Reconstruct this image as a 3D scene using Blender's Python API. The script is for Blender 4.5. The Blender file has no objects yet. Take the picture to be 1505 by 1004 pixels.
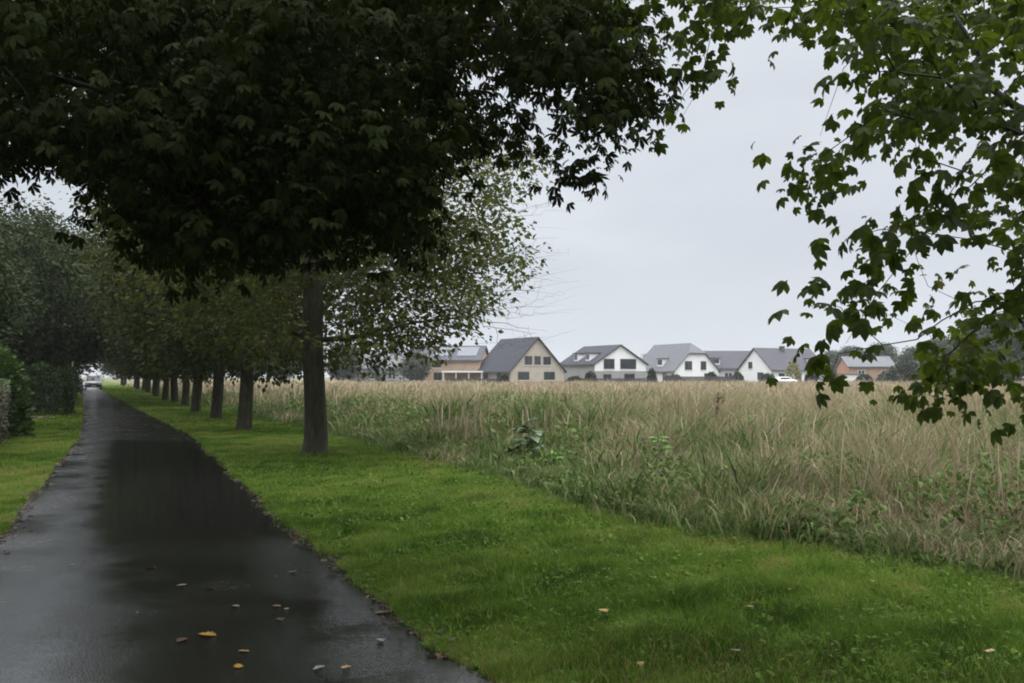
import bpy, math
import numpy as np
from mathutils import Vector, noise as mnoise

R = np.random.default_rng(7)
scene = bpy.context.scene
COL = scene.collection
PI = math.pi

# ------------------------------------------------------------------ camera
F = 1463.0                 # focal length in photograph pixels (35 mm lens)
PITCH = math.atan(51 / F)
CAMZ = 1.6
cam_d = bpy.data.cameras.new('camera')
cam = bpy.data.objects.new('camera', cam_d)
COL.objects.link(cam)
cam.location = (0, 0, CAMZ)
cam.rotation_euler = (PI / 2 + PITCH, 0, 0)
cam_d.sensor_width = 36
cam_d.lens = 36 * F / 1505
cam_d.clip_start = 0.05
cam_d.clip_end = 3000
scene.camera = cam
CF = np.array([0, math.cos(PITCH), math.sin(PITCH)])
CU = np.array([0, -math.sin(PITCH), math.cos(PITCH)])
CR = np.array([1.0, 0, 0])
C0 = np.array([0, 0, CAMZ])


def at(x, y, d):
    return C0 + d * (CF + (x - 752.5) / F * CR - (y - 502) / F * CU)


def project(P):
    Q = np.asarray(P) - C0
    d = Q @ CF
    d = np.where(np.abs(d) < 1e-3, 1e-3, d)
    return 752.5 + F * (Q @ CR) / d, 502 - F * (Q @ CU) / d, d


def gnd(x, y):
    """ground point seen at photograph pixel (x, y)"""
    v = CF + (x - 752.5) / F * CR - (y - 502) / F * CU
    t = -CAMZ / v[2]
    return C0 + t * v


# ------------------------------------------------------------------ tags / meshes
def tag(o, label=None, cat=None, group=None, kind=None):
    if label: o['label'] = label
    if cat: o['category'] = cat
    if group: o['group'] = group
    if kind: o['kind'] = kind
    return o


def empty(name, loc, rz=0.0):
    o = bpy.data.objects.new(name, None)
    COL.objects.link(o)
    o.location = tuple(float(v) for v in loc)
    o.rotation_euler = (0, 0, rz)
    o.empty_display_size = 0.2
    return o


def link(name, me, mats, parent=None, loc=None):
    o = bpy.data.objects.new(name, me)
    COL.objects.link(o)
    if mats is not None:
        for m in (mats if isinstance(mats, (list, tuple)) else [mats]):
            me.materials.append(m)
    if parent is not None: o.parent = parent
    if loc is not None: o.location = tuple(float(v) for v in loc)
    return o


def np_mesh(name, V, T, mats, parent=None, tint=None, smooth=False, loc=None, mi=None):
    """triangle soup -> one mesh object"""
    V = np.ascontiguousarray(V, dtype=np.float32)
    T = np.ascontiguousarray(T, dtype=np.int32)
    me = bpy.data.meshes.new(name)
    me.vertices.add(len(V))
    me.vertices.foreach_set('co', V.ravel())
    n = len(T)
    me.loops.add(n * 3)
    me.loops.foreach_set('vertex_index', T.ravel())
    me.polygons.add(n)
    me.polygons.foreach_set('loop_start', np.arange(0, n * 3, 3, dtype=np.int32))
    me.polygons.foreach_set('loop_total', np.full(n, 3, dtype=np.int32))
    if smooth: me.polygons.foreach_set('use_smooth', np.ones(n, dtype=bool))
    if mi is not None: me.polygons.foreach_set('material_index', np.asarray(mi, dtype=np.int32))
    if tint is not None:
        a = me.attributes.new('tint', 'FLOAT', 'POINT')
        a.data.foreach_set('value', np.ascontiguousarray(tint, dtype=np.float32))
    me.update(calc_edges=True)
    return link(name, me, mats, parent, loc)


class MB:
    """collects polygons for one mesh"""
    def __init__(s): s.v, s.f = [], []

    def poly(s, pts):
        b = len(s.v); s.v += [tuple(p) for p in pts]; s.f.append(tuple(range(b, b + len(pts))))

    def box(s, x0, x1, y0, y1, z0, z1):
        b = len(s.v)
        s.v += [(x0, y0, z0), (x1, y0, z0), (x1, y1, z0), (x0, y1, z0), (x0, y0, z1), (x1, y0, z1), (x1, y1, z1), (x0, y1, z1)]
        s.f += [tuple(b + i for i in q) for q in ((3, 2, 1, 0), (4, 5, 6, 7), (0, 1, 5, 4), (1, 2, 6, 5), (2, 3, 7, 6), (3, 0, 4, 7))]

    def slab(s, pts, th):
        """polygon given a thickness downwards"""
        n = len(pts); b = len(s.v)
        s.v += [tuple(p) for p in pts] + [(p[0], p[1], p[2] - th) for p in pts]
        s.f.append(tuple(b + i for i in range(n)))
        s.f.append(tuple(b + n + i for i in reversed(range(n))))
        for i in range(n):
            j = (i + 1) % n
            s.f.append((b + i, b + n + i, b + n + j, b + j))

    def prism(s, prof, x0, x1):
        """profile in (y, z) swept along x"""
        n = len(prof); b = len(s.v)
        s.v += [(x0, p[0], p[1]) for p in prof] + [(x1, p[0], p[1]) for p in prof]
        s.f.append(tuple(b + i for i in range(n)))
        s.f.append(tuple(b + n + i for i in reversed(range(n))))
        for i in range(n):
            j = (i + 1) % n
            s.f.append((b + i, b + n + i, b + n + j, b + j))

    def cyl(s, c, r, h, axis='z', n=16):
        b = len(s.v)
        for k in (0, 1):
            for i in range(n):
                a = 2 * PI * i / n
                u, w = r * math.cos(a), r * math.sin(a)
                t = (k - .5) * h
                s.v.append({'z': (c[0] + u, c[1] + w, c[2] + t), 'x': (c[0] + t, c[1] + u, c[2] + w), 'y': (c[0] + u, c[1] + t, c[2] + w)}[axis])
        s.f.append(tuple(b + i for i in reversed(range(n))))
        s.f.append(tuple(b + n + i for i in range(n)))
        for i in range(n):
            j = (i + 1) % n
            s.f.append((b + i, b + j, b + n + j, b + n + i))

    def build(s, name, mat, parent=None, bevel=0.0, smooth=False, loc=None):
        me = bpy.data.meshes.new(name)
        me.from_pydata(s.v, [], s.f)
        import bmesh
        bm = bmesh.new(); bm.from_mesh(me)
        bmesh.ops.recalc_face_normals(bm, faces=bm.faces)
        if bevel: bmesh.ops.bevel(bm, geom=bm.edges[:], offset=bevel, segments=2, affect='EDGES', clamp_overlap=True)
        if smooth:
            for f in bm.faces: f.smooth = True
        bm.to_mesh(me); bm.free()
        return link(name, me, mat, parent, loc)


# ------------------------------------------------------------------ materials
def new_mat(name):
    m = bpy.data.materials.new(name); m.use_nodes = True
    nt = m.node_tree
    return m, nt, nt.nodes['Principled BSDF'], nt.nodes['Material Output']


def nd(nt, typ, **kw):
    n = nt.nodes.new(typ)
    for k, v in kw.items():
        if k in n.inputs.keys() if isinstance(k, str) else False: n.inputs[k].default_value = v
        else: setattr(n, k, v)
    return n


def ramp(nt, stops):
    r = nt.nodes.new('ShaderNodeValToRGB')
    e = r.color_ramp.elements
    while len(e) < len(stops): e.new(0.5)
    for i, (p, c) in enumerate(stops):
        e[i].position = p
        e[i].color = (*c, 1) if len(c) == 3 else c
    return r


def mth(nt, op, a, b=None, c=None, clamp=False):
    n = nt.nodes.new('ShaderNodeMath'); n.operation = op; n.use_clamp = clamp
    for i, v in enumerate((a, b, c)):
        if v is None: continue
        if hasattr(v, 'links') or hasattr(v, 'is_linked'): nt.links.new(v, n.inputs[i])
        else: n.inputs[i].default_value = v
    return n.outputs[0]


def noise_tex(nt, scale, detail=4, coord='Object', rough=.55, stretch=None):
    tc = nt.nodes.new('ShaderNodeTexCoord')
    t = nt.nodes.new('ShaderNodeTexNoise')
    t.inputs['Scale'].default_value = scale
    t.inputs['Detail'].default_value = detail
    t.inputs['Roughness'].default_value = rough
    src = tc.outputs[coord]
    if stretch:
        mp = nt.nodes.new('ShaderNodeMapping'); mp.inputs['Scale'].default_value = stretch
        nt.links.new(src, mp.inputs['Vector']); src = mp.outputs[0]
    nt.links.new(src, t.inputs['Vector'])
    return t.outputs['Fac']


def leaf_mat(name, stops, rough=.45, transl=.3, spec=.4, nscale=.6, tcol=(1.25, 1.25, .8)):
    """leaf: colour differs leaf by leaf and in loose patches, thin enough to let light through"""
    m, nt, p, out = new_mat(name)
    g = nt.nodes.new('ShaderNodeNewGeometry')
    n = noise_tex(nt, nscale, 2)
    f = mth(nt, 'ADD', mth(nt, 'MULTIPLY', g.outputs['Random Per Island'], .6), mth(nt, 'MULTIPLY_ADD', n, .9, -.25), clamp=True)
    r = ramp(nt, stops); nt.links.new(f, r.inputs[0])
    nt.links.new(r.outputs[0], p.inputs['Base Color'])
    p.inputs['Roughness'].default_value = rough
    p.inputs['Specular IOR Level'].default_value = spec
    if transl:
        tr = nt.nodes.new('ShaderNodeBsdfTranslucent')
        mx = nt.nodes.new('ShaderNodeMix'); mx.data_type = 'RGBA'; mx.blend_type = 'MULTIPLY'; mx.inputs[0].default_value = 1
        nt.links.new(r.outputs[0], mx.inputs[6]); mx.inputs[7].default_value = (*tcol, 1)
        nt.links.new(mx.outputs[2], tr.inputs[0])
        ms = nt.nodes.new('ShaderNodeMixShader'); ms.inputs[0].default_value = transl
        nt.links.new(p.outputs[0], ms.inputs[1]); nt.links.new(tr.outputs[0], ms.inputs[2])
        nt.links.new(ms.outputs[0], out.inputs[0])
    return m


def tint_mat(name, stops, rough=.7, transl=.25, spec=.25):
    m, nt, p, out = new_mat(name)
    a = nt.nodes.new('ShaderNodeAttribute'); a.attribute_name = 'tint'
    r = ramp(nt, stops); nt.links.new(a.outputs['Fac'], r.inputs[0])
    nt.links.new(r.outputs[0], p.inputs['Base Color'])
    p.inputs['Roughness'].default_value = rough
    p.inputs['Specular IOR Level'].default_value = spec
    tr = nt.nodes.new('ShaderNodeBsdfTranslucent'); nt.links.new(r.outputs[0], tr.inputs[0])
    ms = nt.nodes.new('ShaderNodeMixShader'); ms.inputs[0].default_value = transl
    nt.links.new(p.outputs[0], ms.inputs[1]); nt.links.new(tr.outputs[0], ms.inputs[2])
    nt.links.new(ms.outputs[0], out.inputs[0])
    return m


def surf_mat(name, stops, scale=3, detail=5, rough=.8, spec=.3, bump=0, bscale=30, metallic=0, stretch=None, coord='Object'):
    m, nt, p, out = new_mat(name)
    r = ramp(nt, stops); nt.links.new(noise_tex(nt, scale, detail, coord, .6, stretch), r.inputs[0])
    nt.links.new(r.outputs[0], p.inputs['Base Color'])
    p.inputs['Roughness'].default_value = rough
    p.inputs['Specular IOR Level'].default_value = spec
    p.inputs['Metallic'].default_value = metallic
    if bump:
        b = nt.nodes.new('ShaderNodeBump'); b.inputs['Distance'].default_value = bump
        nt.links.new(noise_tex(nt, bscale, 6, coord, .6, stretch), b.inputs['Height'])
        nt.links.new(b.outputs[0], p.inputs['Normal'])
    return m


def flat_var(name, c, v=.12, scale=2, **kw):
    c = np.array(c)
    return surf_mat(name, [(.3, tuple(c * (1 - v))), (.7, tuple(np.minimum(c * (1 + v), 1)))], scale=scale, **kw)


M = {}
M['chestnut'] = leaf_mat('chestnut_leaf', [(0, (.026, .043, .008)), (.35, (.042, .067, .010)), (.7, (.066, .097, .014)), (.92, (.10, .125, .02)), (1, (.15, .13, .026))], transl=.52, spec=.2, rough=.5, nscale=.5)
M['chestnut_shaded'] = leaf_mat('shaded_chestnut_leaf', [(0, (.010, .016, .004)), (.5, (.017, .026, .006)), (.85, (.03, .038, .009)), (1, (.07, .05, .018))], transl=.2, rough=.7, spec=.05, nscale=.5)  # chestnut leaf again, the left canopy's shade put into a darker colour
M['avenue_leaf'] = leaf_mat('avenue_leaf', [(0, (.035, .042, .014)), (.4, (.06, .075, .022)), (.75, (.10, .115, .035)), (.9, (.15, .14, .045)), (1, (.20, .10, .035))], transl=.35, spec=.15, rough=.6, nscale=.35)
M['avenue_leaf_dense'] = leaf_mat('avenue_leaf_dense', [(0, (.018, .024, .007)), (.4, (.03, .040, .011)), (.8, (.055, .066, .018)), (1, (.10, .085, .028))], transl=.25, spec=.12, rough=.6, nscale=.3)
M['garden_leaf'] = leaf_mat('garden_leaf', [(0, (.014, .022, .009)), (.4, (.026, .040, .015)), (.8, (.048, .066, .024)), (1, (.085, .10, .04))], transl=.22, spec=.12, rough=.6, nscale=.3)
M['hedge_leaf'] = leaf_mat('hedge_leaf', [(0, (.010, .018, .006)), (.5, (.018, .032, .009)), (1, (.035, .058, .014))], transl=.15, spec=.12, rough=.6, nscale=1.2)
M['bright_leaf'] = leaf_mat('bright_leaf', [(0, (.02, .045, .009)), (.5, (.038, .08, .014)), (1, (.07, .125, .025))], transl=.3, rough=.45, nscale=1.2)
M['twiggy_leaf'] = leaf_mat('twiggy_leaf', [(0, (.05, .045, .03)), (.5, (.075, .07, .045)), (1, (.06, .085, .03))], transl=.1, rough=.7, nscale=2)
M['far_leaf'] = leaf_mat('far_leaf', [(0, (.025, .035, .018)), (.5, (.04, .055, .025)), (1, (.065, .08, .035))], transl=.15, rough=.6, nscale=.12)
M['yellow_leaf'] = leaf_mat('yellow_leaf', [(0, (.13, .13, .035)), (.5, (.2, .19, .05)), (1, (.27, .25, .08))], transl=.25, rough=.6, nscale=.3)
M['weed_leaf'] = leaf_mat('weed_leaf', [(0, (.06, .14, .02)), (.5, (.10, .22, .03)), (1, (.16, .28, .05))], transl=.3, rough=.45, nscale=2)
M['weed_pale'] = leaf_mat('weed_pale_leaf', [(0, (.06, .10, .05)), (.5, (.10, .15, .08)), (1, (.16, .2, .11))], transl=.25, rough=.45, nscale=2)
M['bark'] = surf_mat('bark', [(.25, (.014, .012, .008)), (.45, (.035, .031, .021)), (.6, (.045, .048, .024)), (.78, (.085, .075, .052))], scale=9, detail=8, rough=.8, bump=.02, bscale=16, stretch=(1, 1, .35))
M['dark_bark'] = surf_mat('dark_bark', [(.3, (.015, .015, .012)), (.7, (.04, .038, .03))], scale=9, detail=6, rough=.75, bump=.01, bscale=30, stretch=(1, 1, .35))
M['stem'] = flat_var('weed_stem', (.09, .065, .04), .3)
M['dark_stem'] = flat_var('dark_weed_stem', (.035, .03, .02), .3)
M['green_stem'] = flat_var('green_weed_stem', (.07, .10, .03), .3)
M['soil'] = surf_mat('soil', [(.3, (.05, .032, .022)), (.7, (.13, .085, .06))], scale=6, rough=.9, bump=.02, bscale=25)
M['edging'] = flat_var('edging_stone', (.26, .18, .14), .25, rough=.8, bump=.004)
M['ground'] = surf_mat('meadow_soil', [(.3, (.05, .055, .02)), (.5, (.10, .095, .045)), (.72, (.17, .145, .085))], scale=.35, detail=8, rough=.95, bump=.03, bscale=8)

# lawn sheet under the blades
m, nt, p, out = new_mat('lawn_ground')
r1 = ramp(nt, [(.3, (.035, .065, .008)), (.5, (.06, .10, .012)), (.7, (.085, .115, .022))])
nt.links.new(noise_tex(nt, .9, 8, 'Object', .65), r1.inputs[0]); nt.links.new(r1.outputs[0], p.inputs['Base Color'])
p.inputs['Roughness'].default_value = .9; p.inputs['Specular IOR Level'].default_value = .15
b = nt.nodes.new('ShaderNodeBump'); b.inputs['Distance'].default_value = .03
nt.links.new(noise_tex(nt, 25, 6), b.inputs['Height']); nt.links.new(b.outputs[0], p.inputs['Normal'])
M['lawn'] = m
M['lawn_grass'] = tint_mat('lawn_grass', [(0, (.042, .088, .010)), (.35, (.09, .168, .019)), (.65, (.15, .235, .034)), (.82, (.22, .265, .06)), (.9, (.21, .17, .07)), (1, (.15, .10, .05))], rough=.6, transl=.42, spec=.15)
M['meadow'] = tint_mat('meadow_grass', [(0, (.03, .055, .015)), (.2, (.07, .12, .025)), (.38, (.12, .175, .05)), (.55, (.18, .165, .08)), (.70, (.235, .185, .12)), (.86, (.35, .27, .18)), (1, (.46, .38, .27))], rough=.75, transl=.25)
M['litter'] = tint_mat('leaf_litter', [(0, (.02, .015, .01)), (.5, (.055, .035, .02)), (.8, (.12, .075, .03)), (1, (.28, .2, .06))], rough=.5, transl=.1)

# wet asphalt: film of water in the hollows, bare grain elsewhere
m, nt, p, out = new_mat('wet_asphalt')
tc = nt.nodes.new('ShaderNodeTexCoord'); sp = nt.nodes.new('ShaderNodeSeparateXYZ'); nt.links.new(tc.outputs['Object'], sp.inputs[0])
warp = noise_tex(nt, .5, 3)
yy = mth(nt, 'ADD', sp.outputs[1], mth(nt, 'MULTIPLY_ADD', warp, 3.0, -1.5))
def band(lo, hi, soft1, soft2):
    a = nt.nodes.new('ShaderNodeMapRange'); a.interpolation_type = 'SMOOTHSTEP'
    nt.links.new(yy, a.inputs[0]); a.inputs[1].default_value = lo - soft1; a.inputs[2].default_value = lo + soft1
    b2 = nt.nodes.new('ShaderNodeMapRange'); b2.interpolation_type = 'SMOOTHSTEP'
    nt.links.new(yy, b2.inputs[0]); b2.inputs[1].default_value = hi - soft2; b2.inputs[2].default_value = hi + soft2
    b2.inputs[3].default_value = 1; b2.inputs[4].default_value = 0
    return mth(nt, 'MULTIPLY', a.outputs[0], b2.outputs[0])
film = band(9.2, 24.8, 1.6, .5)
ctr = nt.nodes.new('ShaderNodeMapRange')                    # where along the width: the crown of the path follows x = -.395 y + .25
nt.links.new(mth(nt, 'ADD', mth(nt, 'ADD', sp.outputs[0], mth(nt, 'MULTIPLY_ADD', sp.outputs[1], .395, -.3)), mth(nt, 'MULTIPLY_ADD', noise_tex(nt, 1.2, 3), .8, -.4)), ctr.inputs[0])
ctr.inputs[1].default_value = -.95; ctr.inputs[2].default_value = -.35
film = mth(nt, 'MULTIPLY', film, ctr.outputs[0])
patch = nt.nodes.new('ShaderNodeMapRange'); nt.links.new(noise_tex(nt, .8, 5), patch.inputs[0])
patch.inputs[1].default_value = .42; patch.inputs[2].default_value = .60
wet = mth(nt, 'MAXIMUM', film, mth(nt, 'MULTIPLY', patch.outputs[0], .6), clamp=True)
grain = nt.nodes.new('ShaderNodeTexVoronoi'); grain.inputs['Scale'].default_value = 110; nt.links.new(tc.outputs['Object'], grain.inputs['Vector'])
cr = ramp(nt, [(0, (.004, .004, .0042)), (.5, (.009, .009, .009)), (1, (.022, .0215, .0205))])
nt.links.new(mth(nt, 'ADD', mth(nt, 'MULTIPLY', grain.outputs['Distance'], .7), mth(nt, 'MULTIPLY', noise_tex(nt, 2.5, 6), .45), clamp=True), cr.inputs[0])
nt.links.new(cr.outputs[0], p.inputs['Base Color'])
rr = nt.nodes.new('ShaderNodeMapRange'); nt.links.new(wet, rr.inputs[0]); rr.inputs[3].default_value = .23; rr.inputs[4].default_value = .05
fr_ = nt.nodes.new('ShaderNodeMapRange'); fr_.interpolation_type = 'SMOOTHSTEP'; nt.links.new(yy, fr_.inputs[0])   # a shallow smooth pool where the viewer stands
fr_.inputs[1].default_value = 5.6; fr_.inputs[2].default_value = 7.4; fr_.inputs[3].default_value = .5; fr_.inputs[4].default_value = 1
mot = nt.nodes.new('ShaderNodeMapRange'); nt.links.new(noise_tex(nt, 7, 6, 'Object', .7), mot.inputs[0]); mot.inputs[1].default_value = .3; mot.inputs[2].default_value = .7; mot.inputs[3].default_value = .7; mot.inputs[4].default_value = 1.4
nt.links.new(mth(nt, 'MULTIPLY', mth(nt, 'MULTIPLY', rr.outputs[0], fr_.outputs[0]), mot.outputs[0]), p.inputs['Roughness'])
p.inputs['Specular IOR Level'].default_value = .8
bp = nt.nodes.new('ShaderNodeBump'); bp.inputs['Distance'].default_value = .0013
nt.links.new(mth(nt, 'MULTIPLY_ADD', wet, -.9, .95, clamp=True), bp.inputs['Strength'])
nt.links.new(mth(nt, 'ADD', grain.outputs['Distance'], mth(nt, 'MULTIPLY', noise_tex(nt, 12, 5), 1.5)), bp.inputs['Height'])
nt.links.new(bp.outputs[0], p.inputs['Normal'])
M['asphalt'] = m

M['roof'] = flat_var('slate_roof', (.036, .038, .048), .2, 1.5, rough=.7, spec=.15, bump=.02, bscale=9)
M['roof_light'] = flat_var('grey_tile_roof', (.12, .125, .135), .15, 1.5, rough=.7, spec=.15, bump=.02, bscale=9)
M['roof_mid'] = flat_var('wet_tile_roof', (.068, .068, .08), .15, 1.5, rough=.7, spec=.15, bump=.02, bscale=9)
def brick_mat(name, c1, c2, mortar):
    m, nt, p, out = new_mat(name)
    tc = nt.nodes.new('ShaderNodeTexCoord'); mp = nt.nodes.new('ShaderNodeMapping'); mp.inputs['Rotation'].default_value = (PI / 2, 0, 0)
    nt.links.new(tc.outputs['Object'], mp.inputs[0])
    bt = nt.nodes.new('ShaderNodeTexBrick'); bt.inputs['Scale'].default_value = 4
    bt.inputs['Color1'].default_value = (*c1, 1); bt.inputs['Color2'].default_value = (*c2, 1); bt.inputs['Mortar'].default_value = (*mortar, 1)
    bt.inputs['Mortar Size'].default_value = .03
    nt.links.new(mp.outputs[0], bt.inputs['Vector'])
    mx = nt.nodes.new('ShaderNodeMix'); mx.data_type = 'RGBA'; mx.blend_type = 'MULTIPLY'; mx.inputs[0].default_value = .6
    rv = ramp(nt, [(.3, (.75, .75, .75)), (.7, (1.15, 1.12, 1.1))]); nt.links.new(noise_tex(nt, .8, 5), rv.inputs[0])
    nt.links.new(bt.outputs[0], mx.inputs[6]); nt.links.new(rv.outputs[0], mx.inputs[7]); nt.links.new(mx.outputs[2], p.inputs['Base Color'])
    p.inputs['Roughness'].default_value = .85
    return m
M['beige_brick'] = brick_mat('beige_brick', (.33, .29, .24), (.39, .35, .30), (.40, .37, .33))
M['tan_brick'] = brick_mat('tan_brick', (.40, .24, .15), (.45, .29, .19), (.42, .34, .27))
M['red_brick'] = brick_mat('red_brick', (.36, .15, .09), (.42, .19, .11), (.36, .28, .22))
M['white'] = flat_var('white_render', (.74, .75, .77), .04, 1, rough=.8)
M['pale'] = flat_var('pale_render', (.42, .44, .47), .07, 1, rough=.8)
M['grey'] = flat_var('grey_render', (.27, .27, .27), .08, 1, rough=.8)
M['trim'] = flat_var('white_trim', (.7, .7, .7), .05, 3, rough=.5)
M['dark_trim'] = flat_var('dark_trim', (.05, .05, .055), .15, 3, rough=.5)
M['pane'] = flat_var('window_pane', (.02, .024, .028), .2, 1, rough=.08, spec=.6)
M['solar'] = flat_var('solar_panel', (.10, .112, .135), .1, 1, rough=.35, spec=.3)
M['brickred'] = flat_var('chimney_brick', (.08, .065, .06), .2, 4, rough=.9)
M['fence'] = flat_var('dark_fence_wood', (.05, .048, .045), .3, 6, rough=.8, stretch=(6, 6, 1))
M['carpaint'] = flat_var('silver_car_paint', (.55, .56, .58), .03, 1, rough=.25, spec=.6)
M['carwhite'] = flat_var('white_car_paint', (.78, .78, .78), .03, 1, rough=.25, spec=.6)
M['rubber'] = flat_var('tyre_rubber', (.02, .02, .02), .2, 8, rough=.8)
M['lens'] = flat_var('headlight_lens', (.6, .6, .62), .05, 8, rough=.1, spec=.8)
M['metal'] = flat_var('wheel_metal', (.4, .4, .41), .1, 8, rough=.35, metallic=.8)
M['plate'] = flat_var('number_plate', (.7, .68, .6), .05, 8, rough=.5)
M['pole'] = flat_var('pale_pole', (.22, .23, .12), .2, 4, rough=.7)
FALL = {
    'yellow': flat_var('yellow_fallen_leaf', (.30, .18, .035), .35, 20, rough=.4),
    'tan': flat_var('tan_fallen_leaf', (.26, .17, .08), .3, 20, rough=.4),
    'brown': flat_var('brown_fallen_leaf', (.08, .045, .028), .3, 20, rough=.4),
    'pale': flat_var('pale_fallen_leaf', (.20, .185, .14), .3, 20, rough=.35),
}

# ------------------------------------------------------------------ world, sun
SUN_EL, SUN_AZ = math.radians(60), math.radians(100)      # azimuth clockwise from +Y: behind the camera, to its right
w = bpy.data.worlds.new('World'); scene.world = w; w.use_nodes = True
nt = w.node_tree; bg = nt.nodes['Background']
sky = nt.nodes.new('ShaderNodeTexSky'); sky.sky_type = 'NISHITA'; sky.sun_disc = False
sky.sun_elevation = SUN_EL; sky.sun_rotation = SUN_AZ
hs = nt.nodes.new('ShaderNodeHueSaturation'); hs.inputs['Saturation'].default_value = .35
nt.links.new(sky.outputs[0], hs.inputs['Color'])
tc = nt.nodes.new('ShaderNodeTexCoord'); sp = nt.nodes.new('ShaderNodeSeparateXYZ'); nt.links.new(tc.outputs['Generated'], sp.inputs[0])
cl = nt.nodes.new('ShaderNodeTexNoise'); cl.inputs['Scale'].default_value = 3.2; cl.inputs['Detail'].default_value = 3
mp = nt.nodes.new('ShaderNodeMapping'); mp.inputs['Scale'].default_value = (1, 1, 3); nt.links.new(tc.outputs['Generated'], mp.inputs[0]); nt.links.new(mp.outputs[0], cl.inputs['Vector'])
gr = ramp(nt, [(0, (7.2, 7.7, 8.3)), (.12, (6.9, 7.4, 8.05)), (.38, (7.9, 8.35, 8.95)), (.52, (20, 20.4, 21)), (.75, (42, 42.3, 43)), (1, (52, 52.3, 53))])
gf = mth(nt, 'ADD', sp.outputs[2], mth(nt, 'MULTIPLY_ADD', cl.outputs['Fac'], .3, -.15), clamp=True)
nt.links.new(gf, gr.inputs[0])
mx = nt.nodes.new('ShaderNodeMix'); mx.data_type = 'RGBA'; mx.inputs[0].default_value = .92
cm = nt.nodes.new('ShaderNodeMix'); cm.data_type = 'RGBA'; cm.blend_type = 'MULTIPLY'; cm.inputs[0].default_value = 1
cv = ramp(nt, [(.3, (.93, .935, .945)), (.7, (1.05, 1.045, 1.04))]); nt.links.new(cl.outputs['Fac'], cv.inputs[0])
nt.links.new(gr.outputs[0], cm.inputs[6]); nt.links.new(cv.outputs[0], cm.inputs[7])
nt.links.new(hs.outputs[0], mx.inputs[6]); nt.links.new(cm.outputs[2], mx.inputs[7])
nt.links.new(mx.outputs[2], bg.inputs['Color']); bg.inputs['Strength'].default_value = .1
sd = bpy.data.lights.new('sun', 'SUN'); sd.energy = 1.5; sd.angle = math.radians(25); sd.color = (1, .97, .93)
sun = bpy.data.objects.new('sun', sd); COL.objects.link(sun)
dirv = Vector((math.sin(SUN_AZ) * math.cos(SUN_EL), math.cos(SUN_AZ) * math.cos(SUN_EL), math.sin(SUN_EL)))
sun.rotation_euler = dirv.to_track_quat('Z', 'Y').to_euler(); sun.location = (0, 0, 60)
vs = scene.view_settings
vs.view_transform = 'Standard'; vs.look = 'None'; vs.exposure = 0; vs.gamma = 1
scene.cycles.max_bounces = 8
scene.cycles.transparent_max_bounces = 4
scene.cycles.use_denoising = True
scene.cycles.filter_width = 1.9
scene.cycles.volume_max_steps = 64

# ------------------------------------------------------------------ layout lines (x as a function of y)
PATH_Y = np.array([-30, -5, 5.19, 9.88, 26.6, 49.8, 86.7, 123, 200, 320.])
PATH_C = np.array([12.0, 2.4, -1.62, -3.56, -10.0, -20.1, -36.2, -52.3, -86, -139.])
PATH_W = np.array([3.0, 3.0, 3.0, 2.98, 2.98, 2.6, 2.6, 2.9, 3, 3])
pc = lambda y: np.interp(y, PATH_Y, PATH_C)
pw = lambda y: np.interp(y, PATH_Y, PATH_W)
path_r = lambda y: pc(y) + pw(y) / 2
path_l = lambda y: pc(y) - pw(y) / 2
def wob(y, s):
    y = np.asarray(y, float)
    return .5 * np.sin(y * 1.3 + s) + .3 * np.sin(y * 3.1 + 2 * s) + .2 * np.sin(y * 7.3 + 3 * s)
EDGE_Y = np.array([-30, 0, 7.7, 8.83, 10.1, 11.7, 14.6, 20.2, 40, 100, 320.])
EDGE_X = np.array([19, 7.0, 4.05, 3.25, 2.0, 1.15, .25, -1.9, -10.2, -35.5, -130.])
edge = lambda y: np.interp(y, EDGE_Y, EDGE_X) + .12 * wob(np.asarray(y) * .6, 1.7)
FIELD_END = 166.0


def fnoise(x, y, s, seed):
    r = np.random.default_rng(seed); v = 0
    for k in range(7):
        a = r.uniform(0, 2 * PI); f = (1.0 / s) * r.uniform(.6, 1.8)
        v = v + np.sin((x * math.cos(a) + y * math.sin(a)) * f * 2 * PI * .5 + r.uniform(0, 6.28))
    return np.clip(.5 + v / 7 * .95, 0, 1)


def strip(name, ys, xl, xr, z, mat, n=9):
    V, T = [], []
    for y, a, b_ in zip(ys, xl, xr):
        for t in np.linspace(0, 1, n): V.append((a + (b_ - a) * t, y, z))
    for i in range(len(ys) - 1):
        for j in range(n - 1):
            a = i * n + j
            T += [(a, a + 1, a + n + 1), (a, a + n + 1, a + n)]
    return tag(np_mesh(name, np.array(V), np.array(T), mat), kind='structure')


# ground, lawn, path
g = MB(); g.poly([(-900, -300, 0), (900, -300, 0), (900, 1500, 0), (-900, 1500, 0)])
tag(g.build('ground', M['ground']), kind='structure')
ys = np.concatenate([np.arange(-30, 60, .4), np.arange(60, 320, 3)])
strip('lawn', ys, path_r(ys) - .3, edge(ys) + .35, .004, M['lawn'], 5)
strip('lawn', ys, path_l(ys) - 2.6, path_l(ys) + .3, .004, M['lawn'], 5)
strip('path', ys, path_l(ys) + .04 * wob(ys, .4), path_r(ys) + .05 * wob(ys, 2.2), .010, M['asphalt'], 9)

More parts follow.
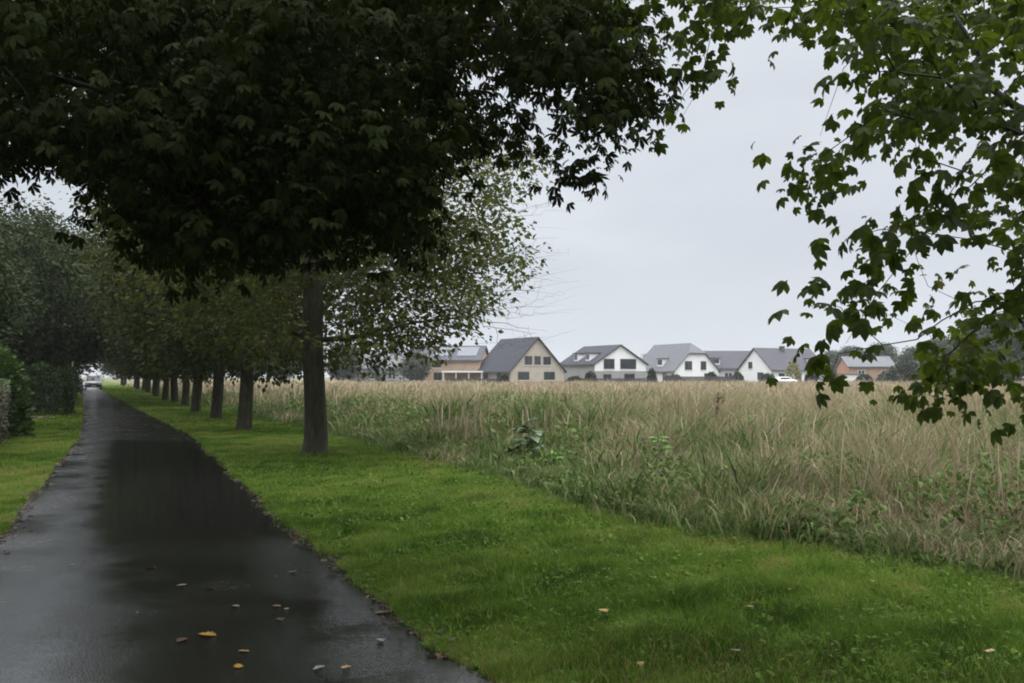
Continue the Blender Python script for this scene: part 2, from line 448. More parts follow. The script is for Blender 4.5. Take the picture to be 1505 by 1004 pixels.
# ------------------------------------------------------------------ grass blades
def blades(P, h, wd, az, lean, tint, mid=.5, midw=.8, yaw=None, tint2=None):
    n = len(P)
    yaw = R.uniform(0, PI, n) if yaw is None else yaw
    sx, sy = np.cos(yaw) * wd / 2, np.sin(yaw) * wd / 2
    dx, dy = np.cos(az), np.sin(az)
    V = np.empty((n, 5, 3), np.float32)
    V[:, 0] = P; V[:, 1] = P
    V[:, 0, 0] -= sx; V[:, 0, 1] -= sy; V[:, 1, 0] += sx; V[:, 1, 1] += sy
    ml = lean * mid * mid * h
    mz = h * mid
    for k, s in ((2, -1), (3, 1)):
        V[:, k, 0] = P[:, 0] + dx * ml + s * sx * midw
        V[:, k, 1] = P[:, 1] + dy * ml + s * sy * midw
        V[:, k, 2] = P[:, 2] + mz
    V[:, 4, 0] = P[:, 0] + dx * lean * h; V[:, 4, 1] = P[:, 1] + dy * lean * h
    V[:, 4, 2] = P[:, 2] + h * np.sqrt(np.clip(1 - .35 * lean ** 2, .2, 1))
    b = (np.arange(n) * 5)[:, None]
    T = np.stack([b + [[0, 1, 3]], b + [[0, 3, 2]], b + [[2, 3, 4]]], 1).reshape(-1, 3)
    t = np.repeat(tint, 5)
    if tint2 is not None:
        t = t.reshape(n, 5); t[:, 2:] = tint2[:, None]; t = t.ravel()
    return V.reshape(-1, 3), T, t


def join(parts):
    V, T, K = [], [], []; o = 0
    for v, t, k in parts:
        V.append(v); T.append(t + o); K.append(k); o += len(v)
    return np.concatenate(V), np.concatenate(T), np.concatenate(K)


def inview(x, y, mx_=120, near=3.0):
    """keep what the photograph or a camera a step to its side could see"""
    px = 752.5 + F * x / np.maximum(y, .5)
    return (y > near) & (px > -mx_ - 900 / np.maximum(y, 1) * 3) & (px < 1505 + mx_ + 900 / np.maximum(y, 1) * 3)


def scatter(y0, y1, n, xl, xr):
    y = np.sqrt(R.uniform(y0 ** 2, y1 ** 2, n)) if False else R.uniform(y0, y1, n)
    a, b_ = xl(y), xr(y)
    x = a + (b_ - a) * R.uniform(0, 1, n)
    k = inview(x, y)
    return x[k], y[k]


parts = []
lawn_l = lambda y: path_r(y) - .02 + .06 * wob(y, 2.2) + .05 * wob(y * 3, .3)
lawn_r = lambda y: edge(y) + .3
for (y0, y1, n, hh, ww) in ((3.2, 9, 210000, .045, .006), (9, 16, 150000, .05, .010), (16, 30, 110000, .055, .018), (30, 70, 60000, .07, .04), (70, 150, 26000, .1, .09)):
    for (a, b_, frac) in ((lawn_l, lawn_r, 1.0), (lambda y: path_l(y) - 2.5, lambda y: path_l(y) - .02 + .05 * wob(y, .4), .5)):
        x, y = scatter(y0, y1, int(n * frac), a, b_)
        n_ = len(x)
        pt = fnoise(x, y, 2.2, 3) * .5 + fnoise(x, y, .5, 5) * .5
        worn = np.clip(fnoise(x, y, 3.5, 8) * 1.6 - .8, 0, 1)
        t = np.clip(.42 + 1.1 * (pt - .5) + .35 * (fnoise(x, y, .9, 9) - .5) + R.normal(0, .12, n_), 0, .86)
        t = np.where(R.uniform(0, 1, n_) < .05 + .35 * worn, R.uniform(.8, 1, n_), t)
        h = hh * R.uniform(.5, 1.35, n_) * (.35 + 1.3 * fnoise(x, y, .45, 6))
        parts.append(blades(np.stack([x, y, np.full(n_, .003)], 1), h, ww * R.uniform(.6, 1.3, n_), R.uniform(0, 2 * PI, n_), R.uniform(.2, 1.0, n_), t))
for ty in (19.7, 28.5, 36, 42.6, 52, 58.5):                                       # uncut grass round the foot of each trunk
    n_ = 420; a_ = R.uniform(0, 2 * PI, n_); r_ = R.uniform(.2, .5, n_)
    parts.append(blades(np.stack([-3.94 - .41 * (ty - 19.7) + r_ * np.cos(a_), ty + r_ * np.sin(a_), np.zeros(n_)], 1), R.uniform(.06, .17, n_), .012 * R.uniform(.6, 1.5, n_) * (1 + ty / 60), R.uniform(0, 2 * PI, n_), R.uniform(.2, 1, n_), np.clip(R.normal(.42, .2, n_), 0, 1)))
for (y0, y1, n, s_) in ((3.6, 9, 9000, .026), (9, 20, 8000, .036)):            # clover and plantain among the grass
    x, y = scatter(y0, y1, n, lawn_l, lawn_r)
    k = (fnoise(x, y, 1.1, 91) > .55) | ((fnoise(x, y, .35, 92) > .72)); x, y = x[k], y[k]; n_ = len(x); s = s_ * R.uniform(.5, 1.4, n_)
    parts.append(blades(np.stack([x, y, R.uniform(.02, .06, n_)], 1), s, s * .55, R.uniform(0, 2 * PI, n_), R.uniform(.9, 2, n_), np.clip(R.normal(.28, .16, n_), 0, .8), mid=.5, midw=1.6))
for (y0, y1, n, ww) in ((4, 10, 900, .008), (10, 22, 1200, .012)):                # longer tufts the mower missed
    x, y = scatter(y0, y1, n, lawn_l, lawn_r)
    x = np.repeat(x, 9) + R.normal(0, .035, len(x) * 9); y = np.repeat(y, 9) + R.normal(0, .035, len(y) * 9); n_ = len(x)
    parts.append(blades(np.stack([x, y, np.zeros(n_)], 1), R.uniform(.06, .13, n_), ww * R.uniform(.6, 1.3, n_), R.uniform(0, 2 * PI, n_), R.uniform(.3, 1.2, n_), np.clip(R.normal(.5, .18, n_), 0, 1)))
V, T, K = join(parts)
tag(np_mesh('lawn_grass', V, T, M['lawn_grass'], tint=K), 'short wet green grass of the verges along the path', 'grass', kind='stuff')

# ------------------------------------------------------------------ meadow
parts = []
field_r = lambda y: np.maximum(edge(y) + 2, .56 * y + 4)
def meadow_band(y0, y1, n, bl, hscale, ww, back=0):
    x, y = scatter(y0, y1, n, lambda q: edge(q) + .1, field_r)
    n_ = len(x)
    din = (x - edge(y)) * .9                                    # metres into the meadow
    pxx = 752.5 + F * x / y
    far_ = np.clip((y - 38) / 55, 0, 1)
    dry = np.clip(.09 + .5 * (fnoise(x, y, 3 + y0 * .15, 21) - .5) + .00042 * (pxx - 800) + .55 * far_ + .02 * np.clip(din, 0, 4), 0, .9)
    hloc = np.clip(.35 + .16 * din, .3, 1.0) * (.7 + .5 * fnoise(x, y, 3, 22))
    hloc = np.where(y > 30, np.minimum(hloc, .52 + .36 * fnoise(x, y, 9, 66)), hloc)
    patch_ = fnoise(x, y, 1.1 + .03 * y0, 61) * .65 + fnoise(x, y, .45 + .015 * y0, 62) * .35
    pdry = 1 / (1 + np.exp(-(dry - 1.0 + 1.15 * patch_ + .12) * 9))            # clumps of one kind stand together
    tone = (fnoise(x, y, .8 + .02 * y0, 63) - .5)
    hloc = hloc * (.55 + .9 * fnoise(x, y, .9 + .02 * y0, 64))
    pdry = pdry * np.clip(.45 + .02 * (y - 8) + .0007 * (pxx - 850), .4, 1)
    for k in range(bl):
        kind = R.uniform(0, 1, n_)
        isdry = kind < pdry
        rad = .16 + .003 * y
        P = np.stack([x + R.normal(0, rad, n_), y + R.normal(0, rad, n_), np.zeros(n_)], 1)
        h = hscale * hloc * np.where(isdry, R.uniform(.6, 1.15, n_), R.uniform(.4, 1.0, n_))
        t = np.where(isdry, R.normal(.63, .13, n_) + .08 * far_ + .3 * tone, R.normal(.31, .10, n_) + .55 * tone)
        t2 = np.where(isdry, np.clip(t + R.normal(.05, .08, n_), .5, 1), t + .04)
        wv = ww * np.where(isdry, R.uniform(.35, .85, n_), R.uniform(.8, 1.9, n_))
        lean = np.where(isdry, R.uniform(.1, 1.0, n_), R.uniform(.2, 1.1, n_))
        md = .72 if k % 2 else .5
        parts.append(blades(P, h, wv * (.55 if k % 2 else 1), R.normal(.6, 1.5, n_), lean, np.clip(t - .08, 0, 1), mid=md, midw=2.4 if k % 2 else .85, tint2=np.clip(t2, 0, 1)))
meadow_band(6.5, 14, 5200, 16, 1.0, .011)
meadow_band(14, 26, 9000, 15, 1.0, .014)
meadow_band(26, 50, 12000, 11, 1.0, .026)
meadow_band(50, 90, 9500, 9, 1.0, .05)
meadow_band(90, FIELD_END, 12000, 8, 1.05, .10)
# leafy undergrowth near the mown edge
def leaflets(y0, y1, n, din_max, size, zmax, tmean):
    y = R.uniform(y0, y1, n); d = din_max * R.uniform(0, 1, n) ** 1.3 - .1
    x = edge(y) + d
    k = inview(x, y) & (fnoise(x, y, 1.3, 31) > .47); x, y, d = x[k], y[k], d[k]; n_ = len(x)
    z = R.uniform(0.02, 1, n_) * np.minimum(zmax, .15 + d * .25) * (.5 + fnoise(x, y, 1.5, 33))
    s = size * R.uniform(.5, 1.3, n_)
    P = np.stack([x, y, z], 1)
    t = np.clip(R.normal(tmean, .09, n_) + .12 * (fnoise(x, y, 2, 35) - .5), 0, .5)
    parts.append(blades(P, s, s * .5, R.uniform(0, 2 * PI, n_), R.uniform(.6, 1.4, n_), t, mid=.45, midw=1.5))
leaflets(6.5, 16, 30000, 5.0, .062, .5, .25)
leaflets(16, 45, 52000, 16, .095, .62, .34)
# tufts where mown grass turns into meadow
def fringe(y0, y1, n, ww):
    y = R.uniform(y0, y1, n); d = R.normal(.12, .34, n); x = edge(y) + d + .25 * (fnoise(y * 3, y, 2, 77) - .5)
    k = inview(x, y); x, y, d = x[k], y[k], d[k]; n_ = len(x)
    h = np.clip(.16 + .22 * d, .06, .45) * R.uniform(.5, 1.4, n_) * (.5 + fnoise(x, y, .7, 78))
    parts.append(blades(np.stack([x, y, np.zeros(n_)], 1), h, ww * R.uniform(.6, 1.4, n_), R.uniform(0, 2 * PI, n_), R.uniform(.3, 1.1, n_), np.clip(R.normal(.30, .1, n_), 0, .62)))
fringe(6.5, 16, 16000, .009); fringe(16, 45, 16000, .018)
# tall fine stalks with seed heads
def stalks(y0, y1, n, ww, hh):
    x, y = scatter(y0, y1, n, lambda q: edge(q) + .8, field_r); n_ = len(x)
    k = fnoise(x, y, 4, 41) > .5; x, y = x[k], y[k]; n_ = len(x)
    P = np.stack([x, y, np.zeros(n_)], 1)
    parts.append(blades(P, hh * R.uniform(.75, 1.2, n_), ww * R.uniform(.6, 1.2, n_), R.uniform(0, 2 * PI, n_), R.uniform(0, .3, n_), np.clip(R.normal(.68, .1, n_), 0, 1), mid=.82, midw=3, tint2=np.clip(R.normal(.86, .12, n_), 0, 1)))
stalks(8, 20, 900, .005, 1.0); stalks(20, 60, 3000, .012, 1.0); stalks(60, FIELD_END, 5000, .04, .95)
V, T, K = join(parts)
tag(np_mesh('meadow_grass', V, T, M['meadow'], tint=np.clip(K, 0, 1)), 'tall tangled dry and green grass of the unmown meadow', 'grass', kind='stuff')

# leaf litter along the edges of the path
parts = []
for f, side in ((path_r, 1), (path_l, -1)):
    y = np.concatenate([R.uniform(3.5, 14, 900), R.uniform(14, 50, 500)])
    x = f(y) + .05 * wob(y, 2.2 if side > 0 else .4) + R.normal(0.02 * side, .07, len(y)) ; n_ = len(y)
    s = R.uniform(.02, .06, n_) * np.where(y > 14, 1.5, 1)
    parts.append(blades(np.stack([x, y, np.full(n_, .014)], 1), s * .35, s, R.uniform(0, 2 * PI, n_), R.uniform(1.5, 2.6, n_), np.clip(R.normal(.42, .2, n_), 0, 1), mid=.5, midw=1.1))
x, y = scatter(4, 16, 170, lambda q: path_r(q), lambda q: edge(q)); n_ = len(x); s = R.uniform(.02, .05, n_)
parts.append(blades(np.stack([x, y, np.full(n_, .035)], 1), s * .5, s, R.uniform(0, 2 * PI, n_), R.uniform(1, 2, n_), np.clip(R.normal(.75, .2, n_), 0, 1), mid=.5, midw=1.1))
V, T, K = join(parts)
tag(np_mesh('leaf_litter', V, T, M['litter'], tint=K), 'brown rotting leaf litter along both edges of the path', 'leaves', kind='stuff')

# ------------------------------------------------------------------ trees
def rot_from(dirs, roll):
    """frames with x along dirs"""
    d = dirs / np.linalg.norm(dirs, axis=1, keepdims=True)
    up = np.tile([0, 0, 1.0], (len(d), 1)); up[np.abs(d[:, 2]) > .97] = [1, 0, 0]
    s = np.cross(up, d); s /= np.linalg.norm(s, axis=1, keepdims=True)
    u = np.cross(d, s)
    c, si = np.cos(roll)[:, None], np.sin(roll)[:, None]
    s2 = s * c + u * si; u2 = -s * si + u * c
    return np.stack([d, s2, u2], 2)


def stamp(template, P, Mx, sc):
    tv, tt = template
    V = P[:, None, :] + np.einsum('nij,kj->nki', Mx, tv) * sc[:, None, None]
    T = (np.arange(len(P)) * len(tv))[:, None, None] + tt[None]
    return V.reshape(-1, 3), T.reshape(-1, 3)


def leaflet(L, Wd, ang, droop, x0=0.0):
    """one obovate leaflet folded at its midrib; x along the leaf"""
    pts = [(x0, 0, 0), (x0 + .45 * L, .40 * Wd, .10 * Wd), (x0 + .45 * L, -.40 * Wd, .10 * Wd), (x0 + .72 * L, .5 * Wd, .06 * Wd), (x0 + .72 * L, -.5 * Wd, .06 * Wd), (x0 + .6 * L, 0, -.06 * Wd), (x0 + L, 0, -.1 * Wd)]
    c, s = math.cos(ang), math.sin(ang)
    v = np.array([(x * c - y * s, x * s + y * c, z - droop * (x * x) / L) for x, y, z in pts])
    t = np.array([(0, 5, 1), (0, 2, 5), (1, 5, 3), (2, 4, 5), (3, 5, 6), (5, 4, 6)])
    return v, t


def comb(L):
    V, T, o = [], [], 0
    for v, t in L: V.append(v); T.append(t + o); o += len(v)
    return np.concatenate(V), np.concatenate(T)


PALM = comb([leaflet(1.0, .38, 0, .4), leaflet(.92, .34, .68, .45), leaflet(.92, .34, -.68, .45), leaflet(.62, .28, 1.3, .45), leaflet(.62, .28, -1.3, .45)])
PALM = (PALM[0] * .55, PALM[1])
PALMW = comb([leaflet(1.0, .5, 0, .35), leaflet(.92, .44, .66, .4), leaflet(.92, .44, -.66, .4), leaflet(.66, .34, 1.35, .45), leaflet(.66, .34, -1.35, .45)])
PALMW = (PALMW[0] * .55, PALMW[1])
OVAL = (np.array([(0, 0, 0), (.5, .33, .08), (.5, -.33, .08), (1, 0, -.1)]), np.array([(0, 2, 3), (0, 3, 1)]))
SPRIG = comb([(OVAL[0] * .62, OVAL[1]), (OVAL[0] * .55 @ np.array([[.4, .9, 0], [-.9, .4, 0], [0, 0, 1]]) + [.15, .1, .05], OVAL[1]), (OVAL[0] * .55 @ np.array([[.4, -.9, 0], [.9, .4, 0], [0, 0, 1]]) + [.3, -.1, -.05], OVAL[1])])


def tubes(chains):
    """chains: list of (points, radii) -> one triangle mesh"""
    V, T, o = [], [], 0
    for P, Rr in chains:
        P = np.asarray(P, float); n = len(P)
        if n < 2: continue
        k = 20 if Rr[0] > .15 else 10 if Rr[0] > .07 else (6 if Rr[0] > .02 else (4 if Rr[0] > .008 else 3))
        tg = np.gradient(P, axis=0); tg /= np.maximum(np.linalg.norm(tg, axis=1, keepdims=True), 1e-9)
        a = np.cross(tg[0], [0.3, 1, .2]); a /= np.linalg.norm(a)
        for i in range(n):
            a = a - tg[i] * (a @ tg[i]); a /= max(np.linalg.norm(a), 1e-9)
            b_ = np.cross(tg[i], a)
            th = np.arange(k) * 2 * PI / k
            rr_ = np.full(k, Rr[i])
            if k == 20: rr_ = rr_ * (1 + .045 * np.sin(th * 7 + P[i][2] * .8) + .03 * np.sin(th * 4 - P[i][2] * 2.3) + .02 * np.sin(th * 10 + P[i][2] * 5) + (.18 * np.maximum(np.sin(th * 3 + P[0][0]), 0) ** 2 * math.exp(-P[i][2] / .16) if i < 6 else 0))
            V.append(P[i] + rr_[:, None] * (np.cos(th)[:, None] * a + np.sin(th)[:, None] * b_))
        for i in range(n - 1):
            for j in range(k):
                p0, p1 = o + i * k + j, o + i * k + (j + 1) % k
                T += [(p0, p1, p1 + k), (p0, p1 + k, p0 + k)]
        o += n * k
    return np.concatenate(V), np.array(T)


def grow(trunk, trunk_r, limbs, att, seed, tip=.004, expo=.42, wl=.25):
    """branching skeleton: every attractor joins the nearest branch; radii from the twigs each branch carries"""
    r = np.random.default_rng(seed)
    pos, par, fixed = [], [], []
    for i, p_ in enumerate(trunk):
        pos.append(np.array(p_, float)); par.append(i - 1); fixed.append(trunk_r[i])
    for start, pl in limbs:
        prev = start
        for p_ in pl:
            pos.append(np.array(p_, float)); par.append(prev); fixed.append(None); prev = len(pos) - 1
    base_n = len(trunk)
    plen = [0.0] * len(pos)
    for i in range(1, len(pos)): plen[i] = plen[par[i]] + np.linalg.norm(pos[i] - pos[par[i]])
    att = np.asarray(att, float)
    N = len(att); idx_of = {}
    P = np.array(pos); pl_ = np.array(plen); ok = np.arange(len(P)) >= max(1, base_n // 3)
    D = np.linalg.norm(att[:, None] - P[None], axis=2) + wl * pl_[None] + np.where(ok, 0, 1e6)[None]
    best = D.min(1); bi = D.argmin(1); done = np.zeros(N, bool)
    for _ in range(N):
        j = int(np.where(done, 1e9, best).argmin()); done[j] = True
        q = int(bi[j]); a, b_ = pos[q], att[j]
        L = np.linalg.norm(b_ - a)
        mids = max(1, min(3, int(L / .5)))
        prev = q
        perp = r.normal(0, 1, 3); perp[2] = abs(perp[2]) * .4
        for k in range(1, mids + 1):
            t = k / (mids + 1)
            pos.append(a + (b_ - a) * t + perp * .09 * L * math.sin(t * PI)); par.append(prev); fixed.append(None); plen.append(plen[prev] + L / (mids + 1)); prev = len(pos) - 1
        pos.append(b_); par.append(prev); fixed.append(None); plen.append(plen[prev] + L / (mids + 1)); me = len(pos) - 1
        idx_of[j] = me
        for q2 in range(me - mids, me + 1):
            d = np.linalg.norm(att - pos[q2], axis=1) + wl * plen[q2]
            u = d < best; best = np.where(u, d, best); bi = np.where(u, q2, bi)
    n = len(pos); cnt = np.zeros(n)
    kids = [[] for _ in range(n)]
    for i in range(n):
        if par[i] >= 0: kids[par[i]].append(i)
    for i in range(n - 1, -1, -1):
        if not kids[i]: cnt[i] += 1
    order = sorted(range(n), key=lambda i: -i)
    for i in order:
        if par[i] >= 0: cnt[par[i]] += cnt[i]
    rad = np.array([fixed[i] if fixed[i] is not None else tip * max(cnt[i], 1) ** expo for i in range(n)])
    for i in range(n):
        if par[i] >= 0 and fixed[i] is None: rad[i] = min(rad[i], rad[par[i]] * .92)
    chains = []; stack = [(None, 0)]
    while stack:
        st, i = stack.pop()
        P_, R_ = ([pos[st]], [min(rad[st], rad[i] * 1.15)]) if st is not None else ([], [])
        while True:
            P_.append(pos[i]); R_.append(rad[i])
            if not kids[i]: break
            ks = sorted(kids[i], key=lambda c: -(cnt[c] + (1e6 if fixed[c] is not None else 0)))
            for c in ks[1:]: stack.append((i, c))
            i = ks[0]
        R_[-1] *= .5
        chains.append((P_, R_))
    dirs = np.array([att[j] - pos[par[idx_of[j]]] for j in range(N)])
    return chains, dirs


def sprays(att, dirs, n, spread, size, template, droop, seed, szvar=.45, flat=.5):
    r = np.random.default_rng(seed)
    P = np.repeat(att, n, axis=0); D = np.repeat(dirs / np.maximum(np.linalg.norm(dirs, axis=1, keepdims=True), 1e-6), n, axis=0)
    N = len(P)
    off = r.normal(0, 1, (N, 3)); off[:, 2] *= flat
    off *= spread / 1.6
    P = P + off
    d = off / np.maximum(np.linalg.norm(off, axis=1, keepdims=True), 1e-6) + .6 * D + r.normal(0, .45, (N, 3))
    d[:, 2] -= droop
    Mx = rot_from(d, r.normal(0, .55, N))
    return stamp(template, P, Mx, size * r.uniform(1 - szvar, 1 + szvar, N))


def blob3(P, s, seed):
    return (fnoise(P[:, 0] + .7 * P[:, 2], P[:, 1] - .5 * P[:, 2], s, seed) + fnoise(P[:, 0] - .6 * P[:, 1], P[:, 2] * 1.1, s, seed + 1)) / 2


def trunk_line(h, r0, r1, lean=(0, 0), flare=1.5, n=12, seed=0):
    r = np.random.default_rng(seed); P, Rr = [], []
    zs = [0, .12, .35, .7] + list(np.linspace(1.2, h, n - 4))
    for z in zs:
        t = z / h
        P.append((lean[0] * t + .05 * math.sin(z * 1.3 + seed), lean[1] * t + .05 * math.sin(z * 1.1 + 2 * seed), z - .05 if z == 0 else z))
        Rr.append((r0 + (r1 - r0) * t ** 1.5) * (1 + (flare - 1) * math.exp(-z / .22)))
    return np.array(P), Rr


def ellipsoid_att(n, c, rx, ry, rz, seed, noise_s=1.6, thr=.42, zmin=1.7, shell=.5):
    r = np.random.default_rng(seed); out = []
    while len(out) < n:
        q = r.normal(0, 1, (600, 3)); q /= np.linalg.norm(q, axis=1, keepdims=True)
        q *= (r.uniform(0, 1, (600, 1)) ** (1 / 3)) * (1 - shell) + shell * r.uniform(.55, 1, (600, 1))
        q = q * [rx, ry, rz] + c
        k = (q[:, 2] > zmin) & (blob3(q, noise_s, seed) > thr)
        out += list(q[k])
    return np.array(out[:n])


def auto_limbs(trunk, n, length, seed, z0=2.0, el=(5, 45), top=None):
    r = np.random.default_rng(seed); L = []
    ids = [i for i, p_ in enumerate(trunk) if p_[2] >= z0]
    for k in range(n):
        st = ids[int(k / n * len(ids))]
        t = (trunk[st][2] - z0) / max(trunk[-1][2] - z0, .1)
        az = k * 2.4 + r.uniform(-.3, .3); e = math.radians(el[0] + (el[1] - el[0]) * t + r.uniform(-6, 6))
        ln = length * (1 - .55 * t) * r.uniform(.8, 1.1)
        pts = []
        for s in (.25, .5, .75, 1):
            ee = e + .25 * (s - .5)
            pts.append(trunk[st] + ln * s * np.array([math.cos(az) * math.cos(ee), math.sin(az) * math.cos(ee), math.sin(ee) * (1.1 - .25 * s)]) + r.normal(0, .08, 3))
        L.append((st, pts))
    return L


def tree(name, label, cat, loc, trunk, trunk_r, limbs, att, leaf, nleaf, spread, size, template, seed, bark='bark', droop=.4, group=None, bare=None, tip=.004, rz=0.0, expo=.42, local=True):
    root = empty(name, loc, rz); tag(root, label, cat, group)
    allatt = att if bare is None else np.concatenate([att, bare])
    ch, dirs = grow(trunk, trunk_r, limbs, allatt, seed, tip=tip, expo=expo)
    V, T = tubes(ch)
    np_mesh('trunk', V, T, M[bark], root, smooth=True)
    V, T = sprays(att, dirs[:len(att)], nleaf, spread, size, template, droop, seed + 9)
    np_mesh('crown', V, T, M[leaf], root)
    return root


def copy_tree(src, loc, rz, sc, label, group=None):
    c = src.copy(); COL.objects.link(c); c.location = loc; c.rotation_euler = (0, 0, rz); c.scale = (sc, sc, sc)
    c['label'] = label
    if group: c['group'] = group
    for ch in src.children:
        d = ch.copy(); COL.objects.link(d); d.parent = c
    return c


# --- the avenue
AVX = lambda y: -3.94 - .41 * (y - 19.7)
AVG = 'trees in a row along the grass verge'
tr, trr = trunk_line(12.2, .218, .05, (.1, .2), 1.2, n=15, seed=1)
b0 = np.array([AVX(19.7), 19.7, 0])
def L0(*pts): return [at(x, y, d) - b0 for x, y, d in pts]
limbs = auto_limbs(tr, 15, 4.4, 5, 2.0, (4, 50))
limbs += [(6, L0((500, 500, 19.4), (560, 478, 19), (640, 470, 18.8), (730, 462, 18.6))), (8, L0((540, 400, 19.6), (640, 350, 19.4), (740, 345, 19.2), (800, 352, 19))),
          (9, L0((540, 330, 19.4), (610, 298, 19.2), (700, 280, 19), (800, 276, 18.8))), (7, L0((540, 450, 19.9), (640, 420, 20.2), (740, 430, 20.5), (780, 440, 20.6)))]
att = ellipsoid_att(1900, np.array([.1, 0, 7.2]), 5.0, 4.6, 6.2, 31, 1.1, .38, 1.7, .4)
px_, py_, _ = project(att + b0)
keep = ~((px_ > 620 + R.uniform(0, 260, len(att))) & (R.uniform(0, 1, len(att)) < .3))
xs_ = np.array([at(a, b_, c) - b0 for a, b_, c in zip(R.uniform(500, 770, 150), R.uniform(320, 520, 150), R.uniform(16.8, 21.5, 150))])
keep &= ~((px_ > 420) & (px_ < 505) & (py_ > 370) & ((att + b0)[:, 1] < 19.6) & (R.uniform(0, 1, len(att)) < .75))
keep &= ~((px_ > 655) & (py_ < 170)) & ~((px_ > 715) & (py_ < 225))
att = np.concatenate([att[keep & (px_ < 805)], xs_])
px_, py_, _ = project(att + b0)
att = att[~(((px_ > 650) & (py_ > 496)) | ((px_ > 705) & (py_ > 462)) | ((px_ > 735) & (py_ > 420)))]
bare = []
for k in range(95):
    yy_ = R.uniform(185, 520); xx_ = R.uniform(690, 775); sl = R.uniform(-.55, .15); dd_ = R.uniform(18.2, 21); dz_ = R.uniform(-.3, .3)
    for j in range(int(R.integers(4, 8))):
        bare.append(at(xx_ + 16 * j, yy_ + sl * 16 * j + .25 * j * j, dd_ + dz_ * j * .25) - b0)
av0 = tree('avenue_tree', 'nearest avenue tree, thick grey trunk and sparse crown spreading over the meadow', 'tree', b0, tr, trr, limbs, att, 'avenue_leaf', 36, .33, .108, OVAL, 3, group=AVG, bare=np.array(bare), tip=.0026, expo=.52)

protos = []
for s in (11, 12):
    tr, trr = trunk_line(12, .195, .05, (R.uniform(-.2, .2), R.uniform(-.2, .2)), 1.2, n=15, seed=s)
    limbs = auto_limbs(tr, 18, 3.9, s, 2.0, (0, 48))
    att = ellipsoid_att(1150, np.array([0, 0, 6.9]), 4.6, 4.6, 6.0, s, 1.3, .34, 1.6, .5)
    protos.append((tr, trr, limbs, att, s))
ordn = ['second', 'third', 'fourth', 'fifth', 'sixth', 'seventh', 'eighth', 'ninth', 'tenth', 'eleventh', 'twelfth', 'thirteenth', 'fourteenth']
AV_Y = [28.5, 36, 42.6, 52, 58.5, 65, 72.5, 80.5, 89, 97, 106, 116, 127]
look = {0: 'pale mossy', 1: 'dark slim', 2: 'dark straight'}
src = [None, None]
for i, y in enumerate(AV_Y):
    lab = f'{look.get(i, "dense green")} avenue tree, {ordn[i]} trunk from the nearest along the verge'
    loc = (AVX(y) + R.uniform(-.3, .3), y, 0); v = i % 2; rz = R.uniform(0, 6.28); sc = R.uniform(.93, 1.06)
    if src[v] is None:
        tr, trr, limbs, att, s = protos[v]
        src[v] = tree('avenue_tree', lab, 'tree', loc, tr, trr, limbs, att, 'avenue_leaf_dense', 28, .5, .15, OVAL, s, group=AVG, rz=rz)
    else: copy_tree(src[v], loc, rz, sc, lab, AVG)

# --- near tree on the right of the camera: its boughs hang into the picture
def inpoly(x, y, poly):
    x = np.asarray(x); y = np.asarray(y); c = np.zeros(len(x), bool); n = len(poly)
    for i in range(n):
        x0, y0 = poly[i]; x1, y1 = poly[(i + 1) % n]
        k = ((y0 > y) != (y1 > y)) & (x < (x1 - x0) * (y - y0) / (y1 - y0 + 1e-9) + x0)
        c ^= k
    return c


def bough_points(n, poly, d0, d1, holes=(), seed=1, noise_thr=.0, ns=.9):
    """points through the depth of a crown whose outline the photograph shows"""
    r = np.random.default_rng(seed); xs = [q[0] for q in poly]; ys_ = [q[1] for q in poly]; out = []
    while len(out) < n:
        x = r.uniform(min(xs), max(xs), 500); y = r.uniform(min(ys_), max(ys_), 500)
        k = inpoly(x, y, poly)
        for hx, hy, hr in holes: k &= (x - hx) ** 2 + (y - hy) ** 2 > hr * hr
        d = r.uniform(d0, d1, 500)
        q = np.array([at(a, b_, c) for a, b_, c in zip(x, y, d)])
        k &= blob3(q, ns, seed) > noise_thr
        out += list(q[k])
    return np.array(out[:n])


POLY_A = [(1115, -40), (1112, 35), (1190, 52), (1180, 88), (1160, 112), (1165, 145), (1195, 185), (1150, 222), (1158, 262), (1215, 280), (1225, 245), (1262, 226), (1340, 232), (1362, 255), (1330, 292), (1290, 312), (1275, 345), (1270, 392), (1215, 432), (1210, 452), (1265, 462), (1310, 435), (1345, 470), (1332, 512), (1375, 545), (1345, 575), (1395, 585), (1430, 548), (1470, 545), (1500, 585), (1600, 590), (1640, -40)]
POLY_A = [(x + (28 if 1100 < x < 1300 else 10), y) for x, y in POLY_A]
HOLES_A = [(1478, 118, 32), (1345, 110, 9), (1290, 275, 24), (1410, 330, 14), (1460, 230, 12), (1395, 480, 16), (1340, 250, 16), (1400, 195, 16), (1415, 262, 22), (1360, 330, 26), (1435, 395, 26), (1310, 400, 24), (1450, 290, 14), (1375, 450, 14), (1240, 105, 7), (1300, 180, 9), (1480, 430, 12)]
aA = np.array([3.7, 3.1, 0])
tr, trr = trunk_line(9.5, .27, .08, (-.2, .2), 1.5, seed=4)
def LA(*pts): return [at(x, y, d) - aA for x, y, d in pts]
hang_twig = LA((1500, -300, 5.4), (1250, -120, 6.2), (1085, -40, 6.5), (1052, 20, 6.5), (1040, 75, 6.45), (1027, 130, 6.45), (1003, 172, 6.5))
limbs = [(8, hang_twig), (6, LA((1600, 0, 4.6), (1485, 125, 4.9), (1415, 255, 5.1), (1352, 352, 5.2), (1290, 430, 5.3), (1243, 505, 5.4))),
         (5, LA((1700, 250, 4.5), (1560, 360, 4.9), (1480, 440, 5.3), (1395, 520, 5.6))),
         (7, LA((1620, -120, 5.0), (1450, -40, 5.6), (1320, 20, 6.0), (1240, 100, 6.2), (1205, 200, 6.3))),
         (8, LA((1400, -200, 5.6), (1150, -100, 6.4), (980, -10, 6.9)))]
